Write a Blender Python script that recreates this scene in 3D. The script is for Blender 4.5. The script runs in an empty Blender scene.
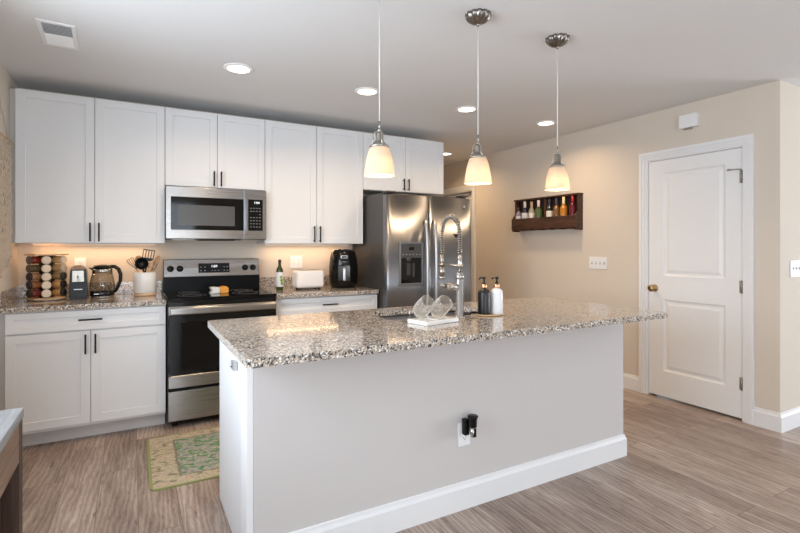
import bpy, bmesh, math, random
from mathutils import Vector, Matrix, Euler
random.seed(7)
PI = math.pi
sc = bpy.context.scene
COL = sc.collection

# ------------------------------------------------------------------ camera
cam = bpy.data.cameras.new('camera'); camo = bpy.data.objects.new('camera', cam); COL.objects.link(camo)
camo.location = (0.6946, -4.4354, 1.2993)
camo.rotation_euler = (PI/2, 0, -math.radians(29.178))
cam.sensor_width = 36.0; cam.lens = 479.37/800*36
cam.shift_y = -(266.5-246.06)/800
cam.clip_start = 0.05
sc.camera = camo

# ------------------------------------------------------------------ colour management, world, big lights
sc.view_settings.view_transform = 'Standard'; sc.view_settings.look = 'None'
sc.view_settings.gamma = 1.0; sc.view_settings.use_curve_mapping = False
sc.view_settings.exposure = -0.07
w = bpy.data.worlds.new('sky'); sc.world = w; w.use_nodes = True
wn = w.node_tree.nodes; wl = w.node_tree.links
bg = wn['Background']; bg.inputs[0].default_value = (0.72, 0.86, 1.0, 1); bg.inputs[1].default_value = 1.2

CEIL = 2.46; XL = -0.035; XR = 4.643; YC = -2.807; YF = -8.0; XE = 8.2; YH = 2.6

def area(name, loc, rot, sx, sy, power, color, spread=None, disk=False):
    l = bpy.data.lights.new(name, 'AREA'); l.energy = power; l.color = color
    if disk: l.shape = 'DISK'; l.size = sx
    else: l.shape = 'RECTANGLE'; l.size = sx; l.size_y = sy
    if spread: l.spread = spread
    o = bpy.data.objects.new(name, l); COL.objects.link(o); o.location = loc; o.rotation_euler = rot
    return o
DAY = (0.78, 0.88, 1.0)
# daylight that comes in through the living-room windows, just outside the panes
area('window_daylight', (XL-0.30, -2.85, 1.50), (0, -PI/2+0.25, 0), 1.2, 2.2, 80, DAY)
area('window_daylight', (1.0, YF-0.30, 1.35), (PI/2-0.2, 0, 0), 1.9, 1.9, 66, DAY)
area('window_daylight', (5.3, YF-0.30, 1.35), (PI/2, 0, 0), 2.4, 1.9, 11, DAY)
area('window_daylight', (XE+0.30, -5.2, 1.35), (0, PI/2, 0), 1.9, 2.4, 118, DAY)  # lamp at an unseen window, added to brighten side-facing surfaces and ceiling
# added fill lamps outside the same windows, tilted up to lighten the ceiling
FILL_COL = (0.95, 0.97, 1.0)
area('ceiling_fill', (XL-0.30, -2.85, 1.05), (0, -PI/2-0.75, 0), 0.8, 2.2, 14, FILL_COL)
area('ceiling_fill', (1.0, YF-0.35, 0.75), (PI/2+0.65, 0, 0), 1.9, 1.0, 66, FILL_COL)
area('ceiling_fill', (5.3, YF-0.35, 0.75), (PI/2+0.65, 0, 0), 2.4, 1.0, 26, FILL_COL)
area('ceiling_fill', (XE+0.35, -5.2, 0.75), (0, PI/2+0.65, 0), 1.0, 2.4, 95, FILL_COL)

# ------------------------------------------------------------------ materials
def lin(c):
    c = c/255.0
    return c/12.92 if c <= 0.04045 else ((c+0.055)/1.055)**2.4
def rgb(r, g, b): return (lin(r), lin(g), lin(b), 1)
def newmat(name):
    m = bpy.data.materials.new(name); m.use_nodes = True
    return m, m.node_tree.nodes, m.node_tree.links, m.node_tree.nodes['Principled BSDF']
def mat(name, c, rough=0.5, metal=0.0, var=0.03, nscale=12, bump=0.0, bscale=200, stretch=None, coat=0.0, spec=0.5):
    m, n, l, p = newmat(name)
    p.inputs['Roughness'].default_value = rough; p.inputs['Metallic'].default_value = metal
    p.inputs['Coat Weight'].default_value = coat; p.inputs['Specular IOR Level'].default_value = spec
    tc = n.new('ShaderNodeTexCoord'); mp = n.new('ShaderNodeMapping'); l.new(tc.outputs['Object'], mp.inputs[0])
    if stretch: mp.inputs['Scale'].default_value = stretch
    no = n.new('ShaderNodeTexNoise'); no.inputs['Scale'].default_value = nscale; no.inputs['Detail'].default_value = 4
    l.new(mp.outputs[0], no.inputs['Vector'])
    mx = n.new('ShaderNodeMix'); mx.data_type = 'RGBA'
    a = rgb(*c); mx.inputs[6].default_value = tuple(v*(1-var) for v in a[:3])+(1,)
    mx.inputs[7].default_value = tuple(min(1, v*(1+var)) for v in a[:3])+(1,)
    l.new(no.outputs[0], mx.inputs[0]); l.new(mx.outputs[2], p.inputs['Base Color'])
    if bump:
        nb = n.new('ShaderNodeTexNoise'); nb.inputs['Scale'].default_value = bscale; nb.inputs['Detail'].default_value = 3
        l.new(mp.outputs[0], nb.inputs['Vector'])
        b = n.new('ShaderNodeBump'); b.inputs['Strength'].default_value = bump; b.inputs['Distance'].default_value = 0.002
        l.new(nb.outputs[0], b.inputs['Height']); l.new(b.outputs[0], p.inputs['Normal'])
    return m
def emis(name, c, s):
    m, n, l, p = newmat(name); p.inputs['Base Color'].default_value = rgb(*c)
    p.inputs['Emission Color'].default_value = rgb(*c); p.inputs['Emission Strength'].default_value = s
    return m
def glass(name, c=(255, 255, 255), tint=0.93, gl=0.08, rough=0.02, edge_shine=0.0):
    """thin clear glass: mostly see-through with a Fresnel sheen"""
    m, n, l, p = newmat(name); n.remove(p); out = n['Material Output']
    tr = n.new('ShaderNodeBsdfTransparent'); t = rgb(*c); tr.inputs[0].default_value = tuple(v*tint for v in t[:3])+(1,)
    g = n.new('ShaderNodeBsdfGlossy'); g.inputs['Roughness'].default_value = rough
    lf = n.new('ShaderNodeLayerWeight'); lf.inputs[0].default_value = 0.5
    lw = n.new('ShaderNodeMath'); lw.operation = 'POWER'; lw.inputs[1].default_value = 3.0; l.new(lf.outputs['Facing'], lw.inputs[0])
    mr = n.new('ShaderNodeMath'); mr.operation = 'MULTIPLY_ADD'; mr.inputs[1].default_value = 0.8; mr.inputs[2].default_value = gl
    l.new(lw.outputs[0], mr.inputs[0])
    mx = n.new('ShaderNodeMixShader'); l.new(mr.outputs[0], mx.inputs[0]); l.new(tr.outputs[0], mx.inputs[1]); l.new(g.outputs[0], mx.inputs[2])
    if edge_shine:
        df = n.new('ShaderNodeBsdfDiffuse'); df.inputs[0].default_value = (0.9, 0.9, 0.88, 1)  # white diffuse towards the edges paints in the bright glass outlines
        mm = n.new('ShaderNodeMath'); mm.operation = 'MULTIPLY_ADD'; mm.inputs[1].default_value = 0.45; mm.inputs[2].default_value = edge_shine; l.new(lw.outputs[0], mm.inputs[0])
        m2 = n.new('ShaderNodeMixShader'); l.new(mm.outputs[0], m2.inputs[0]); l.new(mx.outputs[0], m2.inputs[1]); l.new(df.outputs[0], m2.inputs[2]); l.new(m2.outputs[0], out.inputs[0])
    else: l.new(mx.outputs[0], out.inputs[0])
    return m

M = {}
M['wall'] = mat('greige_wall_paint', (219, 208, 194), 0.85, var=0.012, nscale=3, bump=0.08, bscale=350, spec=0.3)
M['wall_cool'] = mat('greige_paint_cool_light', (206, 201, 198), 0.8, var=0.012, nscale=3, bump=0.08, bscale=350, spec=0.3)  # wall paint made greyer, cool daylight on the island put into the colour
M['ceiling'] = mat('white_ceiling_paint', (226, 226, 226), 0.9, var=0.01, nscale=2, bump=0.05, bscale=300, spec=0.2)
M['trim'] = mat('white_trim_paint', (236, 236, 236), 0.4, var=0.01)
M['doorp'] = mat('white_door_paint', (238, 238, 237), 0.42, var=0.01)
M['cab'] = mat('white_cabinet_lacquer', (226, 227, 228), 0.38, var=0.008)
M['cabin'] = mat('cabinet_carcass', (205, 203, 200), 0.5, var=0.01)
M['blackm'] = mat('matte_black_metal', (28, 27, 27), 0.38, 0.6, var=0.05)
M['blackp'] = mat('black_plastic', (11, 11, 11), 0.3, var=0.05, spec=0.3)
M['blackg'] = mat('black_glass', (7, 7, 7), 0.06, var=0.02, spec=0.35)
M['blackgloss'] = mat('black_gloss_plastic', (10, 10, 11), 0.14, var=0.03, spec=0.4)
M['smokewin'] = mat('grey_door_glass', (84, 84, 84), 0.2, var=0.04, spec=0.3)
M['darkside'] = mat('charcoal_enamel', (72, 70, 69), 0.42, 0.3, var=0.04, bump=0.2, bscale=500)
M['chrome'] = mat('polished_nickel', (182, 180, 177), 0.2, 1.0, var=0.02)
M['chromeb'] = mat('satin_steel', (176, 176, 176), 0.36, 1.0, var=0.02)
M['nickel'] = mat('brushed_nickel', (168, 163, 155), 0.3, 1.0, var=0.05)
M['brass'] = mat('aged_brass', (170, 145, 105), 0.3, 1.0, var=0.05)
M['copper'] = mat('rose_gold_metal', (214, 164, 128), 0.28, 1.0, var=0.04)
M['white'] = mat('white_plastic', (238, 238, 238), 0.4, var=0.01)
M['whiteg'] = mat('white_ceramic_glaze', (238, 236, 232), 0.15, var=0.01, coat=0.5)
M['tanclay'] = mat('bare_clay', (214, 182, 150), 0.7, var=0.04)
M['slot'] = mat('dark_slot', (60, 58, 56), 0.6)
M['ventgrey'] = mat('vent_grey', (150, 150, 150), 0.6)
M['blackbottle'] = mat('matte_black_bottle', (13, 15, 19), 0.35, var=0.03)
M['whitebottle'] = mat('matte_white_bottle', (226, 228, 230), 0.3, var=0.01)
M['pump'] = mat('black_pump_plastic', (22, 20, 20), 0.3)
M['toast'] = mat('white_toaster_shell', (240, 236, 232), 0.25, var=0.01, coat=0.3)
M['silver'] = mat('silver_plastic', (190, 190, 192), 0.3, 0.7)
M['rubber'] = mat('black_rubber', (18, 18, 18), 0.7)
M['display'] = emis('white_display_digits', (235, 240, 245), 1.4)
M['legend'] = mat('printed_grey_legend', (150, 150, 150), 0.5)
M['cord'] = mat('natural_cotton_cord', (196, 180, 160), 0.95, var=0.08, nscale=60, bump=0.6, bscale=300)
M['lamp'] = emis('warm_white_lens', (255, 238, 214), 5.0)
M['bulb'] = emis('warm_bulb', (255, 228, 192), 1.8)
M['pane'] = glass('window_pane', tint=0.97, gl=0.03)
M['clear'] = glass('clear_drinking_glass', (252, 250, 246), 0.96, 0.05, 0.05, 0.06)
M['kglass'] = glass('kettle_glass', (244, 244, 242), 0.97, 0.03)
M['acrylic'] = glass('clear_acrylic', (250, 250, 250), 0.92, 0.16)
M['greenglass'] = mat('green_bottle_glass', (50, 62, 14), 0.1, coat=0.6)

def brushed(name, c, rough, sc_, rot=0.0):
    m, n, l, p = newmat(name); p.inputs['Metallic'].default_value = 1.0
    tc = n.new('ShaderNodeTexCoord'); mp = n.new('ShaderNodeMapping'); mp.inputs['Scale'].default_value = sc_
    l.new(tc.outputs['Object'], mp.inputs[0]); no = n.new('ShaderNodeTexNoise'); no.inputs['Scale'].default_value = 1; no.inputs['Detail'].default_value = 6
    l.new(mp.outputs[0], no.inputs['Vector'])
    mr = n.new('ShaderNodeMapRange'); mr.inputs[3].default_value = rough-0.06; mr.inputs[4].default_value = rough+0.08
    l.new(no.outputs[0], mr.inputs[0]); l.new(mr.outputs[0], p.inputs['Roughness'])
    mx = n.new('ShaderNodeMix'); mx.data_type = 'RGBA'; a = rgb(*c)
    mx.inputs[6].default_value = tuple(v*0.9 for v in a[:3])+(1,); mx.inputs[7].default_value = tuple(min(1, v*1.08) for v in a[:3])+(1,)
    l.new(no.outputs[0], mx.inputs[0]); l.new(mx.outputs[2], p.inputs['Base Color'])
    tg = n.new('ShaderNodeTangent'); tg.direction_type = 'RADIAL'; tg.axis = 'Z'; l.new(tg.outputs[0], p.inputs['Tangent'])
    p.inputs['Anisotropic'].default_value = 0.75; p.inputs['Anisotropic Rotation'].default_value = rot
    b = n.new('ShaderNodeBump'); b.inputs['Strength'].default_value = 0.04; b.inputs['Distance'].default_value = 0.001
    l.new(no.outputs[0], b.inputs['Height']); l.new(b.outputs[0], p.inputs['Normal'])
    return m
M['steel'] = brushed('brushed_stainless_horizontal', (158, 155, 152), 0.28, (3, 3, 260), 0.25)
M['steelv'] = brushed('brushed_stainless_vertical', (138, 139, 142), 0.33, (260, 260, 2))

def granite():
    m, n, l, p = newmat('speckled_granite'); p.inputs['Roughness'].default_value = 0.1; p.inputs['Coat Weight'].default_value = 0.3; p.inputs['Coat Roughness'].default_value = 0.04
    tc = n.new('ShaderNodeTexCoord')
    def vor(s, rnd=1):
        v = n.new('ShaderNodeTexVoronoi'); v.inputs['Scale'].default_value = s; l.new(wv.outputs[0], v.inputs['Vector']); return v
    nz = n.new('ShaderNodeTexNoise'); nz.inputs['Scale'].default_value = 60; l.new(tc.outputs['Object'], nz.inputs['Vector'])
    wv = n.new('ShaderNodeVectorMath'); wv.operation = 'MULTIPLY_ADD'; l.new(nz.outputs['Color'], wv.inputs[0]); wv.inputs[1].default_value = (0.012, 0.012, 0.012); l.new(tc.outputs['Object'], wv.inputs[2])
    v1 = vor(185); sp = n.new('ShaderNodeSeparateColor'); l.new(v1.outputs['Color'], sp.inputs[0])
    r = n.new('ShaderNodeValToRGB'); r.color_ramp.interpolation = 'CONSTANT'
    e = r.color_ramp.elements
    stops = [(0.0, (50, 49, 50)), (0.10, (116, 112, 110)), (0.26, (160, 153, 146)), (0.44, (186, 171, 154)), (0.62, (200, 185, 167)), (0.78, (236, 231, 224)), (0.93, (160, 142, 122))]
    e[0].position = 0; e[0].color = rgb(*stops[0][1]); e[1].position = stops[1][0]; e[1].color = rgb(*stops[1][1])
    for s, c in stops[2:]:
        k = e.new(s); k.color = rgb(*c)
    l.new(sp.outputs[0], r.inputs[0])
    v2 = vor(100); sp2 = n.new('ShaderNodeSeparateColor'); l.new(v2.outputs['Color'], sp2.inputs[0])
    r2 = n.new('ShaderNodeValToRGB'); r2.color_ramp.interpolation = 'CONSTANT'
    r2.color_ramp.elements[0].color = rgb(92, 92, 94); r2.color_ramp.elements[1].position = 0.07; r2.color_ramp.elements[1].color = (1, 1, 1, 1)
    k = r2.color_ramp.elements.new(0.93); k.color = rgb(236, 232, 226)
    l.new(sp2.outputs[1], r2.inputs[0])
    mx = n.new('ShaderNodeMix'); mx.data_type = 'RGBA'; mx.blend_type = 'MULTIPLY'; mx.inputs[0].default_value = 0.7
    l.new(r.outputs[0], mx.inputs[6]); l.new(r2.outputs[0], mx.inputs[7]); l.new(mx.outputs[2], p.inputs['Base Color'])
    return m
M['granite'] = granite()

def planks():
    m, n, l, p = newmat('grey_brown_wood_planks'); p.inputs['Specular IOR Level'].default_value = 0.45
    tc = n.new('ShaderNodeTexCoord'); mp = n.new('ShaderNodeMapping'); mp.inputs['Rotation'].default_value = (0, 0, PI/2)
    l.new(tc.outputs['Object'], mp.inputs[0])
    br = n.new('ShaderNodeTexBrick'); br.offset = 0.37; br.inputs['Scale'].default_value = 1.0
    br.inputs['Brick Width'].default_value = 1.22; br.inputs['Row Height'].default_value = 0.18
    br.inputs['Mortar Size'].default_value = 0.0012; br.inputs['Mortar Smooth'].default_value = 0.2; br.inputs['Bias'].default_value = 0.0
    br.inputs['Color1'].default_value = (0, 0, 0, 1); br.inputs['Color2'].default_value = (1, 1, 1, 1); br.inputs['Mortar'].default_value = (0.5, 0.5, 0.5, 1)
    l.new(mp.outputs[0], br.inputs['Vector'])
    # shift the grain from plank to plank
    off = n.new('ShaderNodeVectorMath'); off.operation = 'MULTIPLY_ADD'; l.new(br.outputs['Color'], off.inputs[0]); off.inputs[1].default_value = (7.3, 3.1, 0); l.new(mp.outputs[0], off.inputs[2])
    def noise(scale_vec, detail, dist=0.0, rough=0.55):
        q = n.new('ShaderNodeMapping'); q.inputs['Scale'].default_value = scale_vec; l.new(off.outputs[0], q.inputs[0])
        t = n.new('ShaderNodeTexNoise'); t.inputs['Scale'].default_value = 1; t.inputs['Detail'].default_value = detail; t.inputs['Distortion'].default_value = dist; t.inputs['Roughness'].default_value = rough
        l.new(q.outputs[0], t.inputs['Vector']); return t
    g1 = noise((1.3, 10, 1), 9, 0.5, 0.66); g2 = noise((24, 120, 1), 4); g4 = noise((9, 55, 1), 3, 0.4); g3 = noise((1.6, 7, 1), 5, 1.6)
    q = n.new('ShaderNodeMapping'); q.inputs['Scale'].default_value = (0.8, 5.0, 1); l.new(off.outputs[0], q.inputs[0])
    wv = n.new('ShaderNodeTexWave'); wv.wave_type = 'RINGS'; wv.rings_direction = 'Z'; wv.inputs['Scale'].default_value = 2.6; wv.inputs['Distortion'].default_value = 9.0; wv.inputs['Detail'].default_value = 3; wv.inputs['Detail Scale'].default_value = 1.3
    l.new(q.outputs[0], wv.inputs['Vector'])
    def mth(op, a, b, c=None):
        k = n.new('ShaderNodeMath'); k.operation = op
        for i, v in enumerate((a, b, c)):
            if v is None: continue
            if isinstance(v, (int, float)): k.inputs[i].default_value = v
            else: l.new(v, k.inputs[i])
        return k.outputs[0]
    s = mth('MULTIPLY', g1.outputs[0], 0.38)
    s = mth('MULTIPLY_ADD', g2.outputs[0], 0.16, s)
    s = mth('MULTIPLY_ADD', g3.outputs[0], 0.28, s)
    s = mth('MULTIPLY_ADD', mth('MAXIMUM', mth('SUBTRACT', g4.outputs[0], 0.60), 0.0), -1.3, s)
    s = mth('MULTIPLY_ADD', wv.outputs['Fac'], 0.10, s)
    sepb = n.new('ShaderNodeSeparateColor'); l.new(br.outputs['Color'], sepb.inputs[0])
    s = mth('MULTIPLY_ADD', sepb.outputs[0], 0.10, s); s = mth('ADD', s, 0.0)
    r = n.new('ShaderNodeValToRGB'); e = r.color_ramp.elements
    e[0].position = 0.32; e[0].color = rgb(108, 92, 82); e[1].position = 0.72; e[1].color = rgb(212, 198, 186)
    k = e.new(0.45); k.color = rgb(146, 126, 113); k = e.new(0.56); k.color = rgb(172, 153, 139)
    l.new(s, r.inputs[0])
    mx = n.new('ShaderNodeMix'); mx.data_type = 'RGBA'; l.new(br.outputs['Fac'], mx.inputs[0]); l.new(r.outputs[0], mx.inputs[6]); mx.inputs[7].default_value = rgb(88, 72, 62)
    l.new(mx.outputs[2], p.inputs['Base Color'])
    mr = n.new('ShaderNodeMapRange'); mr.inputs[3].default_value = 0.28; mr.inputs[4].default_value = 0.46; l.new(g1.outputs[0], mr.inputs[0]); l.new(mr.outputs[0], p.inputs['Roughness'])
    hb = mth('MULTIPLY_ADD', br.outputs['Fac'], -1.0, mth('MULTIPLY', g2.outputs[0], 0.35))
    b = n.new('ShaderNodeBump'); b.inputs['Strength'].default_value = 0.25; b.inputs['Distance'].default_value = 0.002
    l.new(hb, b.inputs['Height']); l.new(b.outputs[0], p.inputs['Normal'])
    return m
M['floor'] = planks()

def wood(name, dark, light, axis='x', rough=0.55, sc_=1.0):
    m, n, l, p = newmat(name); p.inputs['Roughness'].default_value = rough
    tc = n.new('ShaderNodeTexCoord'); mp = n.new('ShaderNodeMapping'); a = 4*sc_; b_ = 45*sc_
    mp.inputs['Scale'].default_value = {'x': (a, b_, b_), 'y': (b_, a, b_), 'z': (b_, b_, a)}[axis]
    l.new(tc.outputs['Object'], mp.inputs[0]); no = n.new('ShaderNodeTexNoise'); no.inputs['Scale'].default_value = 1; no.inputs['Detail'].default_value = 6; no.inputs['Distortion'].default_value = 0.8
    l.new(mp.outputs[0], no.inputs['Vector'])
    r = n.new('ShaderNodeValToRGB'); r.color_ramp.elements[0].position = 0.3; r.color_ramp.elements[1].position = 0.7
    r.color_ramp.elements[0].color = rgb(*dark); r.color_ramp.elements[1].color = rgb(*light)
    l.new(no.outputs[0], r.inputs[0]); l.new(r.outputs[0], p.inputs['Base Color'])
    b = n.new('ShaderNodeBump'); b.inputs['Strength'].default_value = 0.3; b.inputs['Distance'].default_value = 0.001; l.new(no.outputs[0], b.inputs['Height']); l.new(b.outputs[0], p.inputs['Normal'])
    return m
M['darkwood'] = wood('dark_stained_pine', (46, 28, 20), (92, 60, 42), 'y')
M['midwood'] = wood('brown_oak', (92, 70, 54), (138, 110, 88), 'y')
M['midwood_shaded'] = wood('brown_oak_shaded', (48, 34, 26), (82, 60, 46), 'z')  # oak darkened for the legs, their shade put into the colour
M['greytop'] = wood('weathered_grey_board', (118, 118, 118), (150, 150, 150), 'y', 0.5)
M['lightwood'] = wood('light_bamboo', (196, 158, 118), (226, 194, 156), 'x')
M['utwood'] = wood('beech_utensil', (190, 150, 108), (222, 188, 148), 'z')

def rugmat():
    m, n, l, p = newmat('faded_persian_pattern_pile'); p.inputs['Roughness'].default_value = 0.95; p.inputs['Specular IOR Level'].default_value = 0.1
    tc = n.new('ShaderNodeTexCoord'); sep = n.new('ShaderNodeSeparateXYZ'); l.new(tc.outputs['Object'], sep.inputs[0])
    def mth(op, a, b, c=None):
        k = n.new('ShaderNodeMath'); k.operation = op
        for i, v in enumerate((a, b, c)):
            if v is None: continue
            if isinstance(v, (int, float)): k.inputs[i].default_value = v
            else: l.new(v, k.inputs[i])
        return k.outputs[0]
    # distance from the border (rug local frame: 1.3 x 0.78)
    dx = mth('SUBTRACT', 0.65, mth('ABSOLUTE', sep.outputs[0], 0)); dy = mth('SUBTRACT', 0.39, mth('ABSOLUTE', sep.outputs[1], 0))
    d = mth('MINIMUM', dx, mth('MULTIPLY', dy, 1.45))
    def noise(s, det, dist=0, sv=None):
        t = n.new('ShaderNodeTexNoise'); t.inputs['Scale'].default_value = s; t.inputs['Detail'].default_value = det; t.inputs['Distortion'].default_value = dist
        if sv:
            q = n.new('ShaderNodeMapping'); q.inputs['Scale'].default_value = sv; l.new(tc.outputs['Object'], q.inputs[0]); l.new(q.outputs[0], t.inputs['Vector'])
        else: l.new(tc.outputs['Object'], t.inputs['Vector'])
        return t
    def ramp(fac, stops):
        r = n.new('ShaderNodeValToRGB'); e = r.color_ramp.elements
        e[0].position = stops[0][0]; e[0].color = rgb(*stops[0][1]); e[1].position = stops[-1][0]; e[1].color = rgb(*stops[-1][1])
        for s, c in stops[1:-1]:
            k = e.new(s); k.color = rgb(*c)
        l.new(fac, r.inputs[0]); return r.outputs[0]
    nb = noise(24, 9, 0.4, (0.8, 1.4, 1)); nf = noise(22, 12, 0.3, (0.8, 1.8, 1)); fine = noise(150, 3)
    border = ramp(nb.outputs[0], [(0.32, (120, 112, 96)), (0.42, (166, 158, 128)), (0.47, (190, 184, 162)), (0.52, (178, 138, 116)), (0.56, (200, 190, 168)), (0.64, (158, 150, 106)), (0.70, (196, 190, 170))])
    field = ramp(nf.outputs[0], [(0.32, (104, 106, 114)), (0.40, (184, 176, 160)), (0.44, (118, 120, 122)), (0.485, (196, 186, 166)), (0.52, (116, 142, 110)), (0.60, (92, 128, 92)), (0.70, (140, 164, 128))])
    def mixc(f, a, b):
        x = n.new('ShaderNodeMix'); x.data_type = 'RGBA'; l.new(f, x.inputs[0])
        for i, v in ((6, a), (7, b)):
            if isinstance(v, tuple): x.inputs[i].default_value = v
            else: l.new(v, x.inputs[i])
        return x.outputs[2]
    dw = mth('MULTIPLY_ADD', mth('SUBTRACT', nb.outputs[0], 0.5), 0.03, d)
    f1 = mth('GREATER_THAN', dw, 0.155); c = mixc(f1, border, field)
    f2 = mth('MULTIPLY', mth('GREATER_THAN', dw, 0.15), mth('LESS_THAN', dw, 0.165)); c = mixc(f2, c, rgb(132, 126, 110))
    f3 = mth('LESS_THAN', d, 0.016); c = mixc(f3, c, rgb(148, 152, 100))
    mm = n.new('ShaderNodeMix'); mm.data_type = 'RGBA'; mm.blend_type = 'OVERLAY'; mm.inputs[0].default_value = 0.2; l.new(c, mm.inputs[6]); l.new(fine.outputs[0], mm.inputs[7])
    l.new(mm.outputs[2], p.inputs['Base Color'])
    b = n.new('ShaderNodeBump'); b.inputs['Strength'].default_value = 0.6; b.inputs['Distance'].default_value = 0.003; l.new(fine.outputs[0], b.inputs['Height']); l.new(b.outputs[0], p.inputs['Normal'])
    return m
M['rug'] = rugmat()

def frosted():
    m, n, l, p = newmat('frosted_shade_glass'); n.remove(p); out = n['Material Output']
    t = n.new('ShaderNodeBsdfTranslucent'); t.inputs[0].default_value = (0.9, 0.82, 0.70, 1)
    d = n.new('ShaderNodeBsdfPrincipled'); d.inputs['Base Color'].default_value = (0.85, 0.8, 0.72, 1); d.inputs['Roughness'].default_value = 0.25
    mx = n.new('ShaderNodeMixShader'); mx.inputs[0].default_value = 0.35; l.new(t.outputs[0], mx.inputs[1]); l.new(d.outputs[0], mx.inputs[2]); l.new(mx.outputs[0], out.inputs[0])
    return m
M['frost'] = frosted()

# ------------------------------------------------------------------ mesh helpers
class MB:
    def __init__(s): s.bm = bmesh.new()
    def _merge(s, b, mt=None, smooth=False):
        if mt is not None: b.transform(mt)
        if smooth:
            for f in b.faces: f.smooth = True
        me = bpy.data.meshes.new('t'); b.to_mesh(me); b.free(); s.bm.from_mesh(me); bpy.data.meshes.remove(me)
        return s
    def box(s, x0, x1, y0, y1, z0, z1, bev=0.0, seg=2, mt=None):
        b = bmesh.new(); bmesh.ops.create_cube(b, size=1)
        b.transform(Matrix.Translation(((x0+x1)/2, (y0+y1)/2, (z0+z1)/2)) @ Matrix.Diagonal((abs(x1-x0), abs(y1-y0), abs(z1-z0), 1)))
        if bev > 0:
            bmesh.ops.bevel(b, geom=b.edges[:], offset=bev, segments=seg, affect='EDGES', profile=0.5)
        return s._merge(b, mt)
    def lathe(s, prof, n=32, c=(0, 0, 0), mt=None, flute=None, sx=1, sy=1, close=False):
        b = bmesh.new(); rings = []
        for (r, z) in prof:
            if r < 1e-6: rings.append([b.verts.new((c[0], c[1], c[2]+z))]); continue
            ring = []
            for i in range(n):
                a = 2*PI*i/n; rr = r*(1+(flute[1]*math.cos(flute[0]*a) if flute else 0))
                ring.append(b.verts.new((c[0]+rr*math.cos(a)*sx, c[1]+rr*math.sin(a)*sy, c[2]+z)))
            rings.append(ring)
        prs = list(zip(rings, rings[1:]))
        if close: prs.append((rings[-1], rings[0]))
        for A, B in prs:
            for i in range(n):
                j = (i+1) % n
                if len(A) == 1 and len(B) == 1: continue
                if len(A) == 1: b.faces.new((A[0], B[j], B[i]))
                elif len(B) == 1: b.faces.new((A[i], A[j], B[0]))
                else: b.faces.new((A[i], A[j], B[j], B[i]))
        bmesh.ops.recalc_face_normals(b, faces=b.faces[:])
        return s._merge(b, mt, True)
    def cyl(s, p0, p1, r, n=20, r2=None, cap=True):
        p0 = Vector(p0); p1 = Vector(p1); d = p1-p0; L = d.length
        q = d.to_track_quat('Z', 'Y').to_matrix().to_4x4(); mt = Matrix.Translation(p0) @ q
        r2 = r if r2 is None else r2
        pr = [(r, 0), (r2, L)]
        if cap: pr = [(0, 0), (r, 0), (r, 0), (r2, L), (r2, L), (0, L)]
        return s.lathe(pr, n, mt=mt) if not cap else s._cyl(mt, r, r2, L, n)
    def _cyl(s, mt, r, r2, L, n):
        b = bmesh.new(); bmesh.ops.create_cone(b, cap_ends=True, segments=n, radius1=r, radius2=r2, depth=L)
        b.transform(Matrix.Translation((0, 0, L/2)))
        for f in b.faces: f.smooth = len(f.verts) == 4
        return s._merge(b, mt)
    def tube(s, pts, r, n=8, closed=False, rr=None, flat=1.0):
        b = bmesh.new(); pts = [Vector(p) for p in pts]; N = len(pts); rings = []; up = None
        for i, p in enumerate(pts):
            if closed: t = pts[(i+1) % N]-pts[i-1]
            else: t = pts[min(i+1, N-1)]-pts[max(i-1, 0)]
            t.normalize()
            if up is None: up = Vector((0, 0, 1)) if abs(t.z) < 0.9 else Vector((1, 0, 0))
            sd = t.cross(up).normalized(); up = sd.cross(t).normalized()
            R = rr[i] if rr else r
            rings.append([b.verts.new(p+R*(math.cos(2*PI*k/n)*sd+flat*math.sin(2*PI*k/n)*up)) for k in range(n)])
        for i in range(N if closed else N-1):
            A = rings[i]; B = rings[(i+1) % N]
            for k in range(n): b.faces.new((A[k], A[(k+1) % n], B[(k+1) % n], B[k]))
        if not closed: b.faces.new(rings[0][::-1]); b.faces.new(rings[-1])
        for f in b.faces: f.smooth = len(f.verts) == 4
        bmesh.ops.recalc_face_normals(b, faces=b.faces[:])
        return s._merge(b)
    def prism(s, poly, ax, a, c, mt=None, bev=0, smooth=False):
        """poly: 2-D points in the plane across axis ax (order of the other two axes)"""
        b = bmesh.new()
        def P(u, v, t): return {'x': (t, u, v), 'y': (u, t, v), 'z': (u, v, t)}[ax]
        A = [b.verts.new(P(u, v, a)) for u, v in poly]; B = [b.verts.new(P(u, v, c)) for u, v in poly]
        b.faces.new(A); b.faces.new(B)
        for i in range(len(A)):
            f = b.faces.new((A[i], A[(i+1) % len(A)], B[(i+1) % len(A)], B[i])); f.smooth = smooth
        bmesh.ops.recalc_face_normals(b, faces=b.faces[:])
        if bev: bmesh.ops.bevel(b, geom=b.edges[:], offset=bev, segments=2, affect='EDGES')
        return s._merge(b, mt)
    def slab(s, outer, inner, z0, z1):
        b = bmesh.new(); es = []
        for lp in [outer]+([inner] if inner else []):
            vs = [b.verts.new((x, y, z0)) for x, y in lp]
            for i in range(len(vs)): es.append(b.edges.new((vs[i], vs[(i+1) % len(vs)])))
        bmesh.ops.triangle_fill(b, edges=es, use_beauty=True, use_dissolve=False)
        r = bmesh.ops.extrude_face_region(b, geom=b.faces[:])
        for v in [g for g in r['geom'] if isinstance(g, bmesh.types.BMVert)]: v.co.z = z1
        bmesh.ops.recalc_face_normals(b, faces=b.faces[:])
        return s._merge(b)
    def build(s, name, m, parent=None, world=True):
        """world=True: coordinates are world ones, shifted into the parent's frame"""
        me = bpy.data.meshes.new(name); s.bm.to_mesh(me); s.bm.free(); me.materials.append(m)
        o = bpy.data.objects.new(name, me); COL.objects.link(o)
        if parent is not None:
            o.parent = parent
            if world:
                r = parent
                while r.parent: r = r.parent
                off = Vector(r.location)
                me.transform(Matrix.Translation(-off))
        return o
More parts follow.
